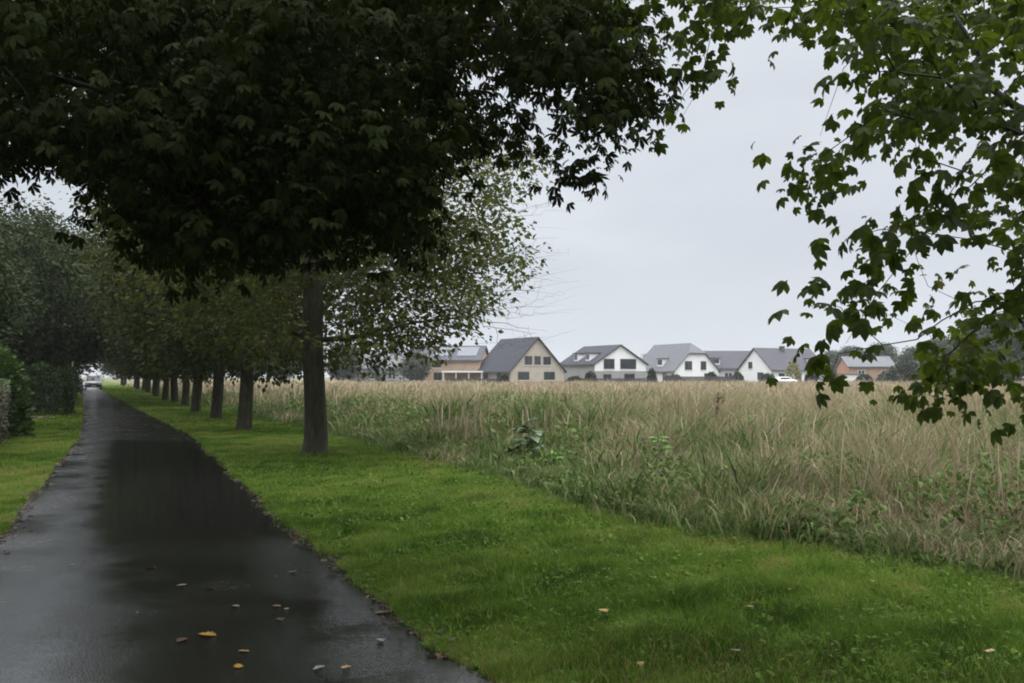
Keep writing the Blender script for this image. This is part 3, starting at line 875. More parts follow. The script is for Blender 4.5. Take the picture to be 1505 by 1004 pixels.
limbs += auto_limbs(tr, 9, 4.6, 44, 3.4, (15, 60))
attA = bough_points(142, POLY_A, 4.4, 7.0, HOLES_A, 61, .47, .42)
strip_top = bough_points(26, [(900, -60), (905, 25), (960, 32), (1030, 20), (1115, 30), (1120, -60)], 5.6, 7.2, (), 62)
hang = np.array([at(*q) for q in ((1032, 62, 6.4), (1038, 95, 6.4), (1060, 108, 6.3), (1012, 45, 6.5), (985, 190, 6.5), (975, 75, 6.6), (945, 60, 6.7), (1195, 285, 6.2), (1222, 262, 6.3), (1232, 520, 5.4), (1222, 548, 5.5), (1262, 346, 5.2), (1225, 448, 5.3), (1240, 458, 5.3), (1385, 588, 5.7), (1362, 580, 5.8), (1395, 560, 5.6), (1492, 592, 5.0))])
over = np.random.default_rng(5).uniform([-1.5, -4, 4.0], [7.5, 7, 8.5], (330, 3))  # unseen sprays overhead, added to shade what lies below
ox, oy, od = project(over)
over = over[(od < .3) | (oy < -60) | (ox > 1640)]
corner = bough_points(62, [(1290, -60), (1300, 60), (1340, 190), (1450, 150), (1600, 220), (1600, -60)], 4.6, 7.4, HOLES_A[:2], 63)
attA = np.concatenate([attA, strip_top, hang, over, corner]) - aA
tree('chestnut_tree', 'near chestnut tree whose drooping lit boughs fill the upper right corner', 'tree', aA, tr, trr, limbs, attA, 'chestnut', 13, .19, .118, PALMW, 21, bark='dark_bark', droop=.75, tip=.0035, expo=.47)

# --- near tree on the left of the path: the dark canopy
POLY_B = [(-260, -60), (-260, 300), (0, 262), (40, 235), (110, 262), (160, 320), (215, 372), (300, 412), (380, 400), (470, 385), (540, 365), (588, 372), (592, 330), (558, 282), (620, 262), (672, 222), (692, 180), (745, 205), (796, 232), (826, 262), (842, 252), (800, 200), (762, 155), (790, 112), (835, 140), (858, 200), (876, 215), (872, 180), (905, 168), (930, 168), (945, 130), (925, 60), (900, 0), (900, -60)]
POLY_B = [(x, y - (42 if y > 250 and 100 < x < 680 else 22 if y > 180 and x < 900 else 0)) for x, y in POLY_B]
HOLES_B = [(706, 106, 56), (778, 152, 46), (588, 106, 26), (650, 160, 24), (74, 262, 36), (215, 180, 14), (500, 40, 14), (560, 240, 22)]
aB = np.array([-6.9, 5.6, 0])
tr, trr = trunk_line(9.5, .30, .09, (.3, .1), 1.5, seed=6)
def LB(*pts): return [at(x, y, d) - aB for x, y, d in pts]
limbs = [(6, LB((-250, 100, 6.0), (0, 90, 6.6), (200, 150, 7), (380, 240, 7.2), (520, 310, 7.4))),
         (7, LB((-200, -60, 6.2), (100, -20, 6.8), (350, 60, 7.2), (560, 130, 7.5), (700, 190, 7.6), (810, 240, 7.6))),
         (8, LB((-100, -220, 6.4), (250, -150, 7), (520, -50, 7.3), (720, 30, 7.4), (860, 130, 7.4)))]
limbs += auto_limbs(tr, 8, 4.6, 45, 3.4, (15, 60))
attB = bough_points(820, POLY_B, 5.6, 9.6, HOLES_B, 71, .25, .6)
attB = np.concatenate([attB, bough_points(330, [(x, y - 25) for x, y in POLY_B], 9.6, 13.5, HOLES_B, 72, .2, .8)])
rb = np.random.default_rng(73); low = np.array([q for q in POLY_B if q[1] > 150][:18])
edge_pts = []
for k in range(75):
    i = rb.integers(0, len(low) - 1); t = rb.uniform(); q = low[i] * (1 - t) + low[i + 1] * t
    edge_pts.append(at(q[0] + rb.uniform(-15, 15), q[1] + rb.uniform(-25, 34), rb.uniform(5.8, 10)))
attB = np.concatenate([attB, np.array(edge_pts)])
tips = np.array([at(*q) for q in ((868, 225, 7.4), (885, 205, 7.4), (838, 262, 7.5), (855, 250, 7.4), (600, 340, 7.4), (611, 358, 7.4), (940, 165, 7.3), (930, 150, 7.3), (915, 30, 7.2), (700, 140, 7.6), (735, 150, 7.6))])
over = np.random.default_rng(6).uniform([-8.5, -4, 3.9], [3, 9, 8.8], (800, 3))  # unseen sprays above and behind the view, added to block sky light
ox, oy, od = project(over)
over = over[(od < .3) | (oy < -60) | (ox < -300)]
over2 = rb.uniform([-9, -4, 6.2], [3.5, 12, 10], (520, 3))  # second unseen layer higher up, added to darken the canopy beneath
ox, oy, od = project(over2)
over2 = over2[(od < .3) | (oy < -40)]
attB = np.concatenate([attB, tips, over, over2]) - aB
tree('chestnut_tree', 'near chestnut tree whose dark shaded canopy covers the upper left', 'tree', aB, tr, trr, limbs, attB, 'chestnut_shaded', 27, .26, .128, PALM, 22, bark='dark_bark', droop=.75, tip=.0035, expo=.40)

# --- garden trees left of the path, and trees that close the avenue
GL = 'trees standing behind the hedges left of the path'
tr, trr = trunk_line(8.2, .2, .05, (.1, 0), 1.4, seed=8)
gp = (tr, trr, auto_limbs(tr, 12, 3.4, 8, 2.0, (15, 60)), ellipsoid_att(820, np.array([0, 0, 5.4]), 3.9, 3.9, 4.5, 51, 1.2, .38, 1.2, .5))
gsrc = tree('garden_tree', 'loose grey-green garden tree behind the clipped hedge', 'tree', (-25.5, 42, 0), *gp, 'garden_leaf', 30, .48, .18, OVAL, 81, group=GL)
for x, y, sc, rz, lab in ((-16.9, 28.5, .70, 1, 'small garden tree behind the bright leafy shrub'), (-15.5, 22, .42, 2.6, 'small garden tree behind the low twiggy hedge'), (-20.5, 33.5, .62, 5.2, 'garden tree above the dark green bush'),
                          (-25.6, 50, 1.12, 2, 'garden tree rising at the left edge behind the square hedge block'), (-31.5, 55, 1.2, 4.2, 'tall tree deep in the garden behind the others'), (-29.6, 62, 1.22, 3.3, 'garden tree leaning close to the path behind the yellowish shrub'),
                          (-34.2, 75, 1.36, 1.4, 'garden tree hanging over the path past the dull green shrub'), (-43.2, 95, 1.45, 2.9, 'garden tree close to the path beside the dark far shrub'), (-51, 112, 1.4, 4.4, 'tall tree left of the path just before the silver car'), (-60, 130, 1.4, .9, 'tree behind the silver car beside the path')):
    copy_tree(gsrc, (x, y, 0), rz, sc, lab, GL)
for x, y, sc, lab in ((-72, 158, 1.25, 'far tree straight behind the silver car closing the avenue'), (-80, 150, 1.3, 'far tree behind and left of the silver car'), (-64, 165, 1.2, 'far tree behind and right of the silver car')):
    copy_tree(src[0], (x, y, 0), R.uniform(0, 6), sc, lab, 'trees closing the end of the avenue')

# --- far trees at the right edge, behind the avenue and between the houses
tr, trr = trunk_line(8.5, .22, .06, (0, .1), 1.4, seed=9)
fp = (tr, trr, auto_limbs(tr, 10, 3.6, 9, 1.5, (10, 55)), ellipsoid_att(330, np.array([0, 0, 5.2]), 4.2, 4.2, 4.6, 55, 1.5, .38, .5, .45))
fsrc = None
def far_tree(x, y, dist, sc, lab, grp, s=[0]):
    global fsrc
    q = at(x, 553, dist); loc = (q[0], dist, 0); s[0] += 1.7
    if fsrc is None:
        fsrc = tree('far_tree', lab, 'tree', loc, *fp, 'far_leaf', 34, .75, .38, OVAL, 83, group=grp); fsrc.scale = (sc,) * 3
        return fsrc
    return copy_tree(fsrc, loc, s[0], sc, lab, grp)
GR = 'dark trees behind the meadow at the right edge'
for x, d, sc, lab in ((1345, 176, .72, 'low dark tree right of the red brick house'), (1382, 168, .85, 'dark tree second right of the red brick house'), (1425, 160, 1.0, 'dark rounded tree in the middle of the clump at the right edge'), (1470, 152, 1.12, 'tall dark tree of the clump at the right edge'), (1515, 146, 1.15, 'dark tree cut by the right edge of the view'), (1555, 150, 1.15, 'outermost dark tree of the clump beyond the right edge')):
    far_tree(x, 553, d, sc, lab, GR)
for x, d, sc, lab in ((180, 178, 1.1, 'far tree seen between the distant avenue trunks'), (235, 182, 1.0, 'far tree behind the meadow left of the fourth trunk'), (300, 185, 1.05, 'far tree behind the meadow between third and fourth trunks'), (360, 185, 1.0, 'far tree behind the meadow beside the second trunk'), (415, 188, 1.05, 'far tree behind the meadow left of the nearest trunk'), (505, 200, .85, 'far tree behind the meadow right of the nearest trunk'), (612, 182, .62, 'dark garden tree left of the tan brick house')):
    far_tree(x, 553, d, sc, lab, 'trees on the far side of the meadow')
for x, d, sc, lab in ((1252, 245, .95, 'far grey tree behind the red brick house'), (1296, 238, 1.0, 'taller far tree just right of the red brick house roof'), (963, 250, .85, 'far tree in the gap between the two white gabled houses'), (862, 245, .8, 'far tree in the gap right of the beige house'), (1225, 250, .85, 'far tree in the gap right of the long grey roof'), (650, 235, .85, 'tree showing above the tan brick house roof')):
    far_tree(x, 553, d, sc, lab, 'trees behind the houses')

# ------------------------------------------------------------------ shrubs and hedges
def shrub(name, label, cat, loc, size, leaf, n, ls, seed, boxy=False, rz=0.0, top_leaf=None, group=None, template=OVAL):
    root = empty(name, loc, rz); tag(root, label, cat, group)
    r = np.random.default_rng(seed); w_, d_, h_ = size
    if boxy:
        q = r.uniform([-w_ / 2, -d_ / 2, .05], [w_ / 2, d_ / 2, h_], (n, 3))
        m_ = np.minimum(np.minimum(w_ / 2 - np.abs(q[:, 0]), d_ / 2 - np.abs(q[:, 1])), h_ - q[:, 2])
        q = q[(m_ < .35) | (r.uniform(0, 1, n) < .15)] + r.normal(0, .03, (1, 3))
    else:
        q = r.normal(0, 1, (n * 2, 3)); q /= np.linalg.norm(q, axis=1, keepdims=True); q *= r.uniform(.55, 1, (n * 2, 1)) ** .5
        q[:, 2] = np.abs(q[:, 2]); q *= 1 - .22 * (blob3(q * 3, 1.2, seed)[:, None] - .3)
        q = q[:n] * [w_ / 2, d_ / 2, h_]
    d = q * [1, 1, .6] + r.normal(0, .3, q.shape) * np.linalg.norm(q, axis=1, keepdims=True); d[:, 2] -= .1
    Mx = rot_from(d + 1e-3, r.normal(0, .7, len(q)))
    V, T = stamp(template, q, Mx, ls * r.uniform(.6, 1.3, len(q)))
    if top_leaf:
        hi = np.repeat(q[:, 2] > h_ - .16, len(template[1]))
        np_mesh('foliage', V, T, [M[leaf], M[top_leaf]], root, mi=hi.astype(int))
    else: np_mesh('foliage', V, T, M[leaf], root)
    ch = []
    for k in range(10 if not boxy else 26):
        x0 = r.uniform(-.3, .3) * w_ if boxy else r.normal(0, .06 * w_); y0 = r.uniform(-.3, .3) * d_ if boxy else r.normal(0, .06 * d_)
        x1, y1 = r.uniform(-.4, .4) * w_, r.uniform(-.4, .4) * d_
        ch.append((np.array([(x0, y0, -.03), ((x0 * .6 + x1 * .4), (y0 * .6 + y1 * .4), h_ * .4), (x1, y1, h_ * .8)]), [.02, .014, .006]))
    V, T = tubes(ch); np_mesh('stem', V, T, M['dark_bark'], root, smooth=True)
    return root
HD = math.atan2(1, -.41) - PI / 2          # along the path
hx = lambda y: path_l(y) - 1.7
shrub('clipped_hedge', 'low clipped hedge at the left edge, green on top and bare and twiggy below', 'hedge', (hx(22) - .75, 22.5, 0), (1.2, 8.5, 1.5), 'twiggy_leaf', 26000, .075, 101, True, HD, 'bright_leaf')
shrub('clipped_hedge', 'tall dark clipped hedge block with a square end beside the path', 'hedge', (-19.6, 41.5, 0), (2.4, 5.2, 1.95), 'hedge_leaf', 20000, .10, 102, True, HD)
shrub('shrub', 'dark green bush between the twiggy hedge and the square hedge block', 'shrub', (-17.3, 31, 0), (4.0, 5.5, 2.7), 'hedge_leaf', 15000, .13, 103)
shrub('shrub', 'big dark bush overhanging the square hedge block', 'shrub', (-22.3, 38, 0), (4.8, 5, 3.6), 'hedge_leaf', 15000, .14, 104)
shrub('shrub', 'bright green leafy shrub above the twiggy hedge at the left edge', 'shrub', (-13.6, 25.5, 0), (2.4, 2.6, 2.8), 'bright_leaf', 5200, .15, 105)
shrub('shrub', 'yellowish green shrub just beyond the square hedge block', 'shrub', (-22.4, 47.5, 0), (2.2, 3, 2.3), 'bright_leaf', 5000, .13, 106)
shrub('shrub', 'dull green shrub beside the path before its far end', 'shrub', (-31, 66, 0), (3.2, 8, 2.6), 'garden_leaf', 8000, .17, 107)
shrub('shrub', 'dark shrub on the left at the far end of the path', 'shrub', (-43, 94, 0), (4, 9, 3.2), 'hedge_leaf', 8000, .2, 108)
g = MB(); g.box(-1.6, 1.5, -1.2, 1.2, 0, .05); o = g.build('soil_bed', M['soil'], None, .02, loc=(-18.7, 37.3, .012)); o.rotation_euler.z = HD
tag(o, kind='structure')
root = empty('bed_edging', (-18.5, 36.0, 0), HD * .5); tag(root, 'pale stone edging in front of the soil under the square hedge', 'edging')
for k in range(8):
    g = MB(); g.box(-1.55 + k * .36, -1.55 + k * .36 + .33, -.05, .05, -.02, .13 + .01 * (k % 3)); g.build('edging_stone', M['edging'], root, .015)
root = empty('pole', (at(107, 553, 44)[0], 44, 0)); tag(root, 'slender pale pole standing beside the square hedge block', 'pole')
g = MB(); g.cyl((0, 0, 1.1), .035, 2.2, 'z', 10); g.build('shaft', M['pole'], root, smooth=False)
g = MB(); g.cyl((0, 0, 2.22), .045, .05, 'z', 10); g.build('cap', M['pole'], root)

for x, d, s_, lab in ((1335, 172, (9, 5, 4.2), 'dark thicket right of the red brick house'), (1395, 162, (11, 6, 5.5), 'dark thicket under the far trees beside the red brick house thicket'), (1450, 152, (11, 6, 5.5), 'dark thicket under the tallest far tree at the right'), (1505, 146, (11, 6, 6), 'dark thicket cut by the right edge of the view')):
    q = at(x, 553, d); shrub('thicket', lab, 'thicket', (q[0], d, 0), s_, 'far_leaf', 4200, .42, int(x) + 3, group='dark thickets behind the meadow at the right')
GS = 'garden shrubs and hedges in front of the houses'
for x, d, s, leaf, lab in ((1215, 190, (5.2, 3, 2.9), 'hedge_leaf', 'dark green garden bush left of the red brick house'),
                           (1165, 196, (3.2, 3, 5.0), 'yellow_leaf', 'yellow-green garden tree-like shrub before the long grey roof'),
                           (1084, 196, (2.6, 2.5, 2.4), 'garden_leaf', 'green shrub left of the last white gable'),
                           (1046, 192, (2.2, 2.2, 2.4), 'garden_leaf', 'green shrub beside the white half-hipped gable'),
                           (958, 190, (2.0, 2.0, 3.2), 'hedge_leaf', 'dark upright shrub right of the white gable with wide windows'),
                           (845, 184, (3.5, 2.0, 1.6), 'garden_leaf', 'low shrub between beige house and white house'),
                           (580, 180, (7, 4, 3.4), 'far_leaf', 'broad dark shrub left of the tan brick house'),
                           (1305, 186, (5, 3, 2.6), 'far_leaf', 'dull shrub at the right end of the red brick house'),
                           (545, 186, (6, 3, 2.6), 'far_leaf', 'shrub in front of the pale grey house'),
                           (868, 187, (2.4, 2, 2.6), 'hedge_leaf', 'dark round shrub at the left corner of the white house with wide windows'),
                           (990, 191, (4.5, 2, 1.9), 'garden_leaf', 'low hedge-like shrub before the half-hipped house'),
                           (1128, 195, (3.4, 2.4, 2.2), 'garden_leaf', 'shrub right of the last white gable'),
                           (1192, 194, (2.4, 2, 3.6), 'hedge_leaf', 'slim dark shrub right of the yellow-green one'),
                           (742, 176, (2.2, 2, 1.8), 'garden_leaf', 'shrub at the left corner of the beige brick house'),
                           (1270, 192, (3.6, 2, 2.0), 'garden_leaf', 'shrub before the red brick wall')):
    q = at(x, 553, d)
    shrub('garden_shrub', lab, 'shrub', (q[0], d, 0), s, leaf, 1500, .32, int(x), group=GS)

# ------------------------------------------------------------------ houses
def house(name, label, x, dist, rot, W, L, he, hr, wall, roof, gable=None, gz=0, halfhip=None, wins=(), chim=None, dorm=(), ov=.4, solar=None):
    q = at(x, 553, dist)
    root = empty(name, (q[0], dist, 0), rot); tag(root, label, 'house')
    slope = (hr - he) / (W / 2)
    zh = halfhip if halfhip else hr
    xh = (hr - zh) / slope
    def pent(y): return [(-W / 2, y, 0), (W / 2, y, 0), (W / 2, y, he), (xh, y, zh), (0, y, zh), (-xh, y, zh), (-W / 2, y, he)] if halfhip else [(-W / 2, y, 0), (W / 2, y, 0), (W / 2, y, he), (0, y, hr), (-W / 2, y, he)]
    g = MB()
    g.poly(pent(0)); g.poly(list(reversed(pent(L))))
    for s in (-1, 1): g.poly([(s * W / 2, 0, 0), (s * W / 2, L, 0), (s * W / 2, L, he), (s * W / 2, 0, he)])
    g.build('wall', wall, root)
    if gable is not None:                                       # rendered upper gable, set 3 cm proud
        z0 = gz
        xs = W / 2 if z0 <= he else (hr - z0) / slope
        pts = [(-xs, z0), (xs, z0)] + ([(xs, he)] if z0 < he else []) + ([(xh, zh), (-xh, zh)] if halfhip else [(0, hr)]) + ([(-xs, he)] if z0 < he else [])
        m_ = MB(); n = len(pts); b_ = len(m_.v)
        m_.v += [(a, -.03, z) for a, z in pts] + [(a, -.002, z) for a, z in pts]
        m_.f.append(tuple(range(n))); m_.f += [(i, n + i, n + (i + 1) % n, (i + 1) % n) for i in range(n)]
        m_.build('gable', gable, root)
    g = MB(); th = .24; up = .26
    dx = W / 2 + ov; dz = he - ov * slope + up
    dhip = xh * 1.1 if halfhip else -ov
    for s in (-1, 1):
        if halfhip: pts = [(s * dx, -ov, dz), (s * xh, -ov, zh + up), (0, dhip, hr + up), (0, L + ov, hr + up), (s * dx, L + ov, dz)]
        else: pts = [(s * dx, -ov, dz), (0, -ov, hr + up), (0, L + ov, hr + up), (s * dx, L + ov, dz)]
        g.slab(pts, th)
    if halfhip: g.slab([(-xh, -ov, zh + up), (xh, -ov, zh + up), (0, dhip, hr + up)], th)
    rf = g.build('roof', roof, root)
    for s in (-1, 1):
        g = MB(); g.cyl((s * (dx + .06), L / 2, dz - th + .06), .07, L + 2 * ov, 'y', 8); g.build('gutter', M['dark_trim'], rf)
    if chim:
        for cy, cx in chim:
            g = MB(); zc = hr - abs(cx) * slope; g.box(cx - .4, cx + .4, cy - .4, cy + .4, zc - .4, hr + .55); g.box(cx - .46, cx + .46, cy - .46, cy + .46, hr + .55, hr + .68); g.build('chimney', M['brickred'], rf)
    for side, u, zc, ww, hh_ in dorm:                           # dormers on a slope
        s = -1 if side == 'left' else 1
        xf = W / 2 - .6; zb = hr - xf * slope
        xb = (hr - (zb + hh_)) / slope
        g = MB()
        g.prism([(u - ww / 2, zb - .3), (u + ww / 2, zb - .3), (u + ww / 2, zb + hh_), (u - ww / 2, zb + hh_)], s * xf, s * max(xb - .3, .1))
        dm = g.build('dormer', M['trim'], rf)
        g = MB(); g.prism([(u - ww / 2 - .2, zb + hh_ + .003), (u + ww / 2 + .2, zb + hh_ + .003), (u + ww / 2 + .2, zb + hh_ + .2), (u - ww / 2 - .2, zb + hh_ + .2)], s * (xf + .2), s * max(xb - .4, .05)); g.build('dormer_roof', roof, dm) if False else g.build('dormer_top', roof, rf)
        g = MB(); g.prism([(u - ww / 2 + .15, zb + .55), (u + ww / 2 - .15, zb + .55), (u + ww / 2 - .15, zb + hh_ - .15), (u - ww / 2 + .15, zb + hh_ - .15)], s * (xf + .003), s * (xf + .02)); g.build('dormer_window', M['pane'], rf)
    if solar:
        s = -1 if solar[0] == 'left' else 1
        for (u0, u1, t0, t1) in solar[1]:
            def rp(t, u, e): xx = dx * (1 - t); return (s * xx, u, dz + (hr + up - dz) * t + e)
            g = MB(); g.slab([rp(t0, u0, .12), rp(t0, u1, .12), rp(t1, u1, .12), rp(t1, u0, .12)], .1); g.build('solar_panel', M['solar'], rf)
    for face, u, z, ww, hh_ in wins:
        fr, pn, si = MB(), MB(), MB()
        def bx(m_, a0, a1, z0, z1, p0, p1):
            if face == 'front': m_.box(a0, a1, -p1, -p0, z0, z1)
            elif face == 'left': m_.box(-W / 2 - p1, -W / 2 - p0, a0, a1, z0, z1)
            else: m_.box(W / 2 + p0, W / 2 + p1, a0, a1, z0, z1)
        b0_, b1_ = u - ww / 2, u + ww / 2; f_ = .09; o_ = .032 if (gable is not None and face == 'front') else .002
        bx(fr, b0_, b1_, z, z + f_, o_, o_ + .07); bx(fr, b0_, b1_, z + hh_ - f_, z + hh_, o_, o_ + .07)
        bx(fr, b0_, b0_ + f_, z + f_, z + hh_ - f_, o_, o_ + .07); bx(fr, b1_ - f_, b1_, z + f_, z + hh_ - f_, o_, o_ + .07)
        if ww > 1.1: bx(fr, u - .04, u + .04, z + f_, z + hh_ - f_, o_, o_ + .06)
        wo = fr.build('window', M['trim'] if wall in (M['red_brick'], M['pale']) else M['dark_trim'], root)
        bx(pn, b0_ + f_, b1_ - f_, z + f_, z + hh_ - f_, o_ + .01, o_ + .03); pn.build('pane', M['pane'], wo)
        bx(si, b0_ - .08, b1_ + .08, z - .09, z - .003, o_, o_ + .12); si.build('sill', M['trim'], wo)
    return root


rad = math.radians
house('house', 'beige brick house with steep dark gable facing the meadow', 790, 178, rad(30), 11.2, 13, 2.6, 8.4, M['beige_brick'], M['roof'],
      wins=[('front', -2.9, .9, 2.3, 1.5), ('front', 2.5, .9, 2.3, 1.5), ('front', -1.9, 3.6, 1.5, 1.6), ('front', .0, 3.6, 1.3, 1.6), ('front', 2.0, 3.6, 1.6, 1.5), ('left', 4, .9, 1.6, 1.4), ('left', 9, .9, 1.6, 1.4)])
house('house', 'white house with broad gable and wide dark upper windows', 912, 196, rad(24), 11.6, 15, 4.0, 7.6, M['grey'], M['roof'], M['white'], 2.6,
      wins=[('front', -2.6, 3.0, 2.4, 2.0), ('front', 1.7, 3.0, 3.6, 2.0), ('front', -3, .4, 1.8, 1.6), ('front', 2, .4, 2.4, 1.7), ('left', 3, .9, 1.4, 1.3)], dorm=[('left', 4, 0, 1.7, 1.7), ('left', 9, 0, 1.7, 1.7)])
house('house', 'white house with light grey half-hipped roof over its gable', 1024, 206, rad(22), 10.5, 17, 2.8, 8.3, M['white'], M['roof_light'], halfhip=6.2,
      wins=[('front', -2.0, 2.9, 1.7, 1.8), ('front', 1.6, 2.9, 1.3, 1.8), ('front', 2.6, .5, 1.6, 1.7), ('left', 4, .8, 1.6, 1.5)], dorm=[('left', 7, 0, 2.2, 1.8)])
house('house', 'low grey-roofed house between the two white gabled houses', 1110, 222, rad(90), 9, 13, 3.4, 7.0, M['pale'], M['roof_mid'],
      wins=[('left', 3, 1, 1.5, 1.4), ('left', 7, 1, 1.8, 1.4), ('left', 10.5, 1, 1.5, 1.4)], dorm=[('left', 9.8, 0, 2.2, 1.6)])
house('house', 'long grey-roofed house with narrow white gable at its left end', 1109, 208, rad(-58), 9.2, 16.5, 3.0, 7.3, M['white'], M['roof_mid'],
      wins=[('front', -1.2, 3.2, 1.1, 1.4), ('front', 1.6, .8, 1.6, 1.6), ('right', 3, .8, 1.6, 1.4), ('right', 8, .8, 1.8, 1.5), ('right', 12.5, .8, 1.8, 1.5)], chim=[(7.5, .6)], dorm=[('right', 13.5, 0, 2.2, 1.7)])
house('house', 'red brick house with low blue-grey roof behind the overhanging leaves', 1304, 214, rad(90), 8, 9.6, 3.6, 5.6, M['red_brick'], M['roof_light'],
      wins=[('left', 2, 1.6, 1.5, 1.3), ('left', 7, 1.6, 1.5, 1.3)])
house('house', 'tan brick house with pale solar panels on its roof', 712, 190, rad(80), 9, 11.5, 4.6, 7.2, M['tan_brick'], M['roof_mid'],
      wins=[('left', 3, .7, 2.2, 1.8), ('left', 8, .8, 1.6, 1.5), ('left', 8, 3.2, 1.3, 1.0)], solar=('left', [(.8, 4.6, .25, .85), (5.6, 9.2, .25, .85)]))
house('house', 'pale blue-grey house seen under the nearest tree crown', 598, 205, rad(90), 9, 11, 3.2, 6.6, M['pale'], M['roof_light'],
      wins=[('left', 2.5, 1, 1.6, 1.4), ('left', 6, 1, 1.6, 1.4), ('left', 9, 1, 1.4, 1.4)])
house('house', 'far slate-roofed house glimpsed between the beige and the tan house', 690, 240, rad(90), 9, 14, 4, 8.2, M['white'], M['roof'], wins=[('left', 4, 1.2, 1.5, 1.4), ('left', 9, 1.2, 1.5, 1.4)])

# veranda beside the tan house
q = at(680, 553, 181); root = empty('veranda', (q[0], 181, 0)); tag(root, 'white flat-roofed veranda between the tan and the beige house', 'veranda')
g = MB(); g.box(-3.7, 3.7, -1.6, 1.6, 2.25, 2.55); g.build('roof', M['trim'], root, .03)
for k in range(4):
    g = MB(); g.box(-3.5 + k * 2.3, -3.35 + k * 2.3, -1.5, -1.35, 0, 2.25); g.build('post', M['trim'], root)
g = MB(); g.box(-3.5, 3.5, 1.3, 1.45, 0, 2.247); g.build('back_wall', M['tan_brick'], root)
# garage
q = at(1252, 553, 200); root = empty('garage', (q[0], 200, 0)); tag(root, 'low white garage before the red brick house', 'garage')
g = MB(); g.box(-2.6, 2.6, 0, 5, 0, 1.9); g.build('wall', M['white'], root)
g = MB(); g.box(-2.8, 2.8, -.2, 5.2, 1.903, 2.1); g.build('roof', M['roof_light'], root)
g = MB(); g.box(-1.2, 1.2, -.04, -.002, .05, 1.7); g.build('door', M['trim'], root)
# dark board fences
for x0, x1, d, h_, lab in ((978, 1082, 189, 1.55, 'dark board fence before the white half-hipped house'), (655, 745, 177, 1.2, 'dark board fence before the tan brick house'), (850, 950, 186, 1.2, 'dark board fence before the white house with wide windows')):
    a, b_ = at(x0, 553, d)[0], at(x1, 553, d)[0]
    root = empty('fence', ((a + b_) / 2, d, 0)); tag(root, lab, 'fence')
    Lh = (b_ - a) / 2; g = MB(); n = int((b_ - a) / .16)
    for k in range(n): g.box(-Lh + k * .16, -Lh + k * .16 + .14, -.012, .012, .05, h_ + .02 * math.sin(k * 1.7))
    g.build('board_panel', M['fence'], root)
    for k in range(int((b_ - a) / 2.5) + 1):
        g = MB(); g.box(-Lh + k * 2.5, -Lh + k * 2.5 + .1, .015, .115, 0, h_ + .08); g.build('post', M['fence'], root)


# ------------------------------------------------------------------ cars
def car(name, label, loc, rz, paint, Lc=4.3, Wc=1.8, H=1.6):
    root = empty(name, loc, rz); tag(root, label, 'car')
    h = Lc / 2                                              # nose towards -y; side profile (y, z)
    prof = [(-h, .32), (-h, .62), (-h + .12, .82), (-h + 1.0, .98), (-h + 1.75, H - .06), (-h + 2.2, H), (h - .9, H - .03), (h - .25, 1.0), (h, .9), (h, .36), (h - .3, .26), (-h + .3, .26)]
    g = MB(); g.prism(prof, -Wc / 2, Wc / 2); g.build('body', paint, root, .06, True)
    def on(y0, y1, x0, x1, name_, off=.012, th=.01):
        pass
    # windscreen lies on the sloping front
    a, b_ = np.array(prof[3]), np.array(prof[4]); d = b_ - a; nrm = np.array([-d[1], d[0]]); nrm = nrm / np.linalg.norm(nrm)
    if nrm[0] > 0: nrm = -nrm
    p0, p1 = a + d * .08 + nrm * .012, a + d * .92 + nrm * .012
    g = MB(); x_ = Wc / 2 - .14
    g.poly([(-x_, *p0), (x_, *p0), (x_ - .1, *p1), (-x_ + .1, *p1)]); g.poly([(-x_, *(p0 - nrm * .01)), (x_, *(p0 - nrm * .01)), (x_ - .1, *(p1 - nrm * .01)), (-x_ + .1, *(p1 - nrm * .01))]); g.build('windscreen', M['pane'], root)
    for s in (-1, 1):
        xo = s * (Wc / 2 + .006)
        g = MB(); g.prism([(-h + 1.25, 1.03), (-h + 1.85, H - .14), (h - 1.0, H - .14), (h - .55, 1.03)], xo, xo + s * .008); g.build('side_window', M['pane'], root)
        g = MB(); g.box(s * (Wc / 2 - .2) - .17, s * (Wc / 2 - .2) + .17, -h - .02, -h + .1, .62, .78); g.build('headlight', M['lens'], root, .02)
        g = MB(); g.box(s * (Wc / 2 + .1) - .1, s * (Wc / 2 + .1) + .1, -h + 1.25, -h + 1.4, 1.0, 1.14); g.build('mirror', paint, root, .02)
        for yw in (-h + .85, h - .85):
            g = MB(); g.cyl((s * (Wc / 2 - .09), yw, .32), .32, .2, 'x', 20); wh = g.build('wheel', M['rubber'], root, .02)
            g = MB(); g.cyl((s * (Wc / 2 + .015), yw, .32), .19, .02, 'x', 16); g.build('rim', M['metal'], wh)
    g = MB(); g.box(-.55, .55, -h - .015, -h + .05, .62, .76); g.build('grille', M['rubber'], root)
    g = MB(); g.box(-Wc / 2 + .05, Wc / 2 - .05, -h - .05, -h + .1, .34, .56); g.build('bumper', M['rubber'], root, .03)
    g = MB(); g.box(-.26, .26, -h - .066, -h - .052, .4, .51); g.build('number_plate', M['plate'], root)
    return root


car('parked_car', 'silver car at the far end of the path facing the camera', (at(138, 553, 118)[0], 118, .012), rad(23), M['carpaint'], 4.3, 1.85, 1.75)
car('parked_car', 'white car parked side-on before the long grey-roofed house', (at(1155, 553, 190)[0], 190, 0), rad(90), M['carwhite'], 4.2, 1.8, 1.5)

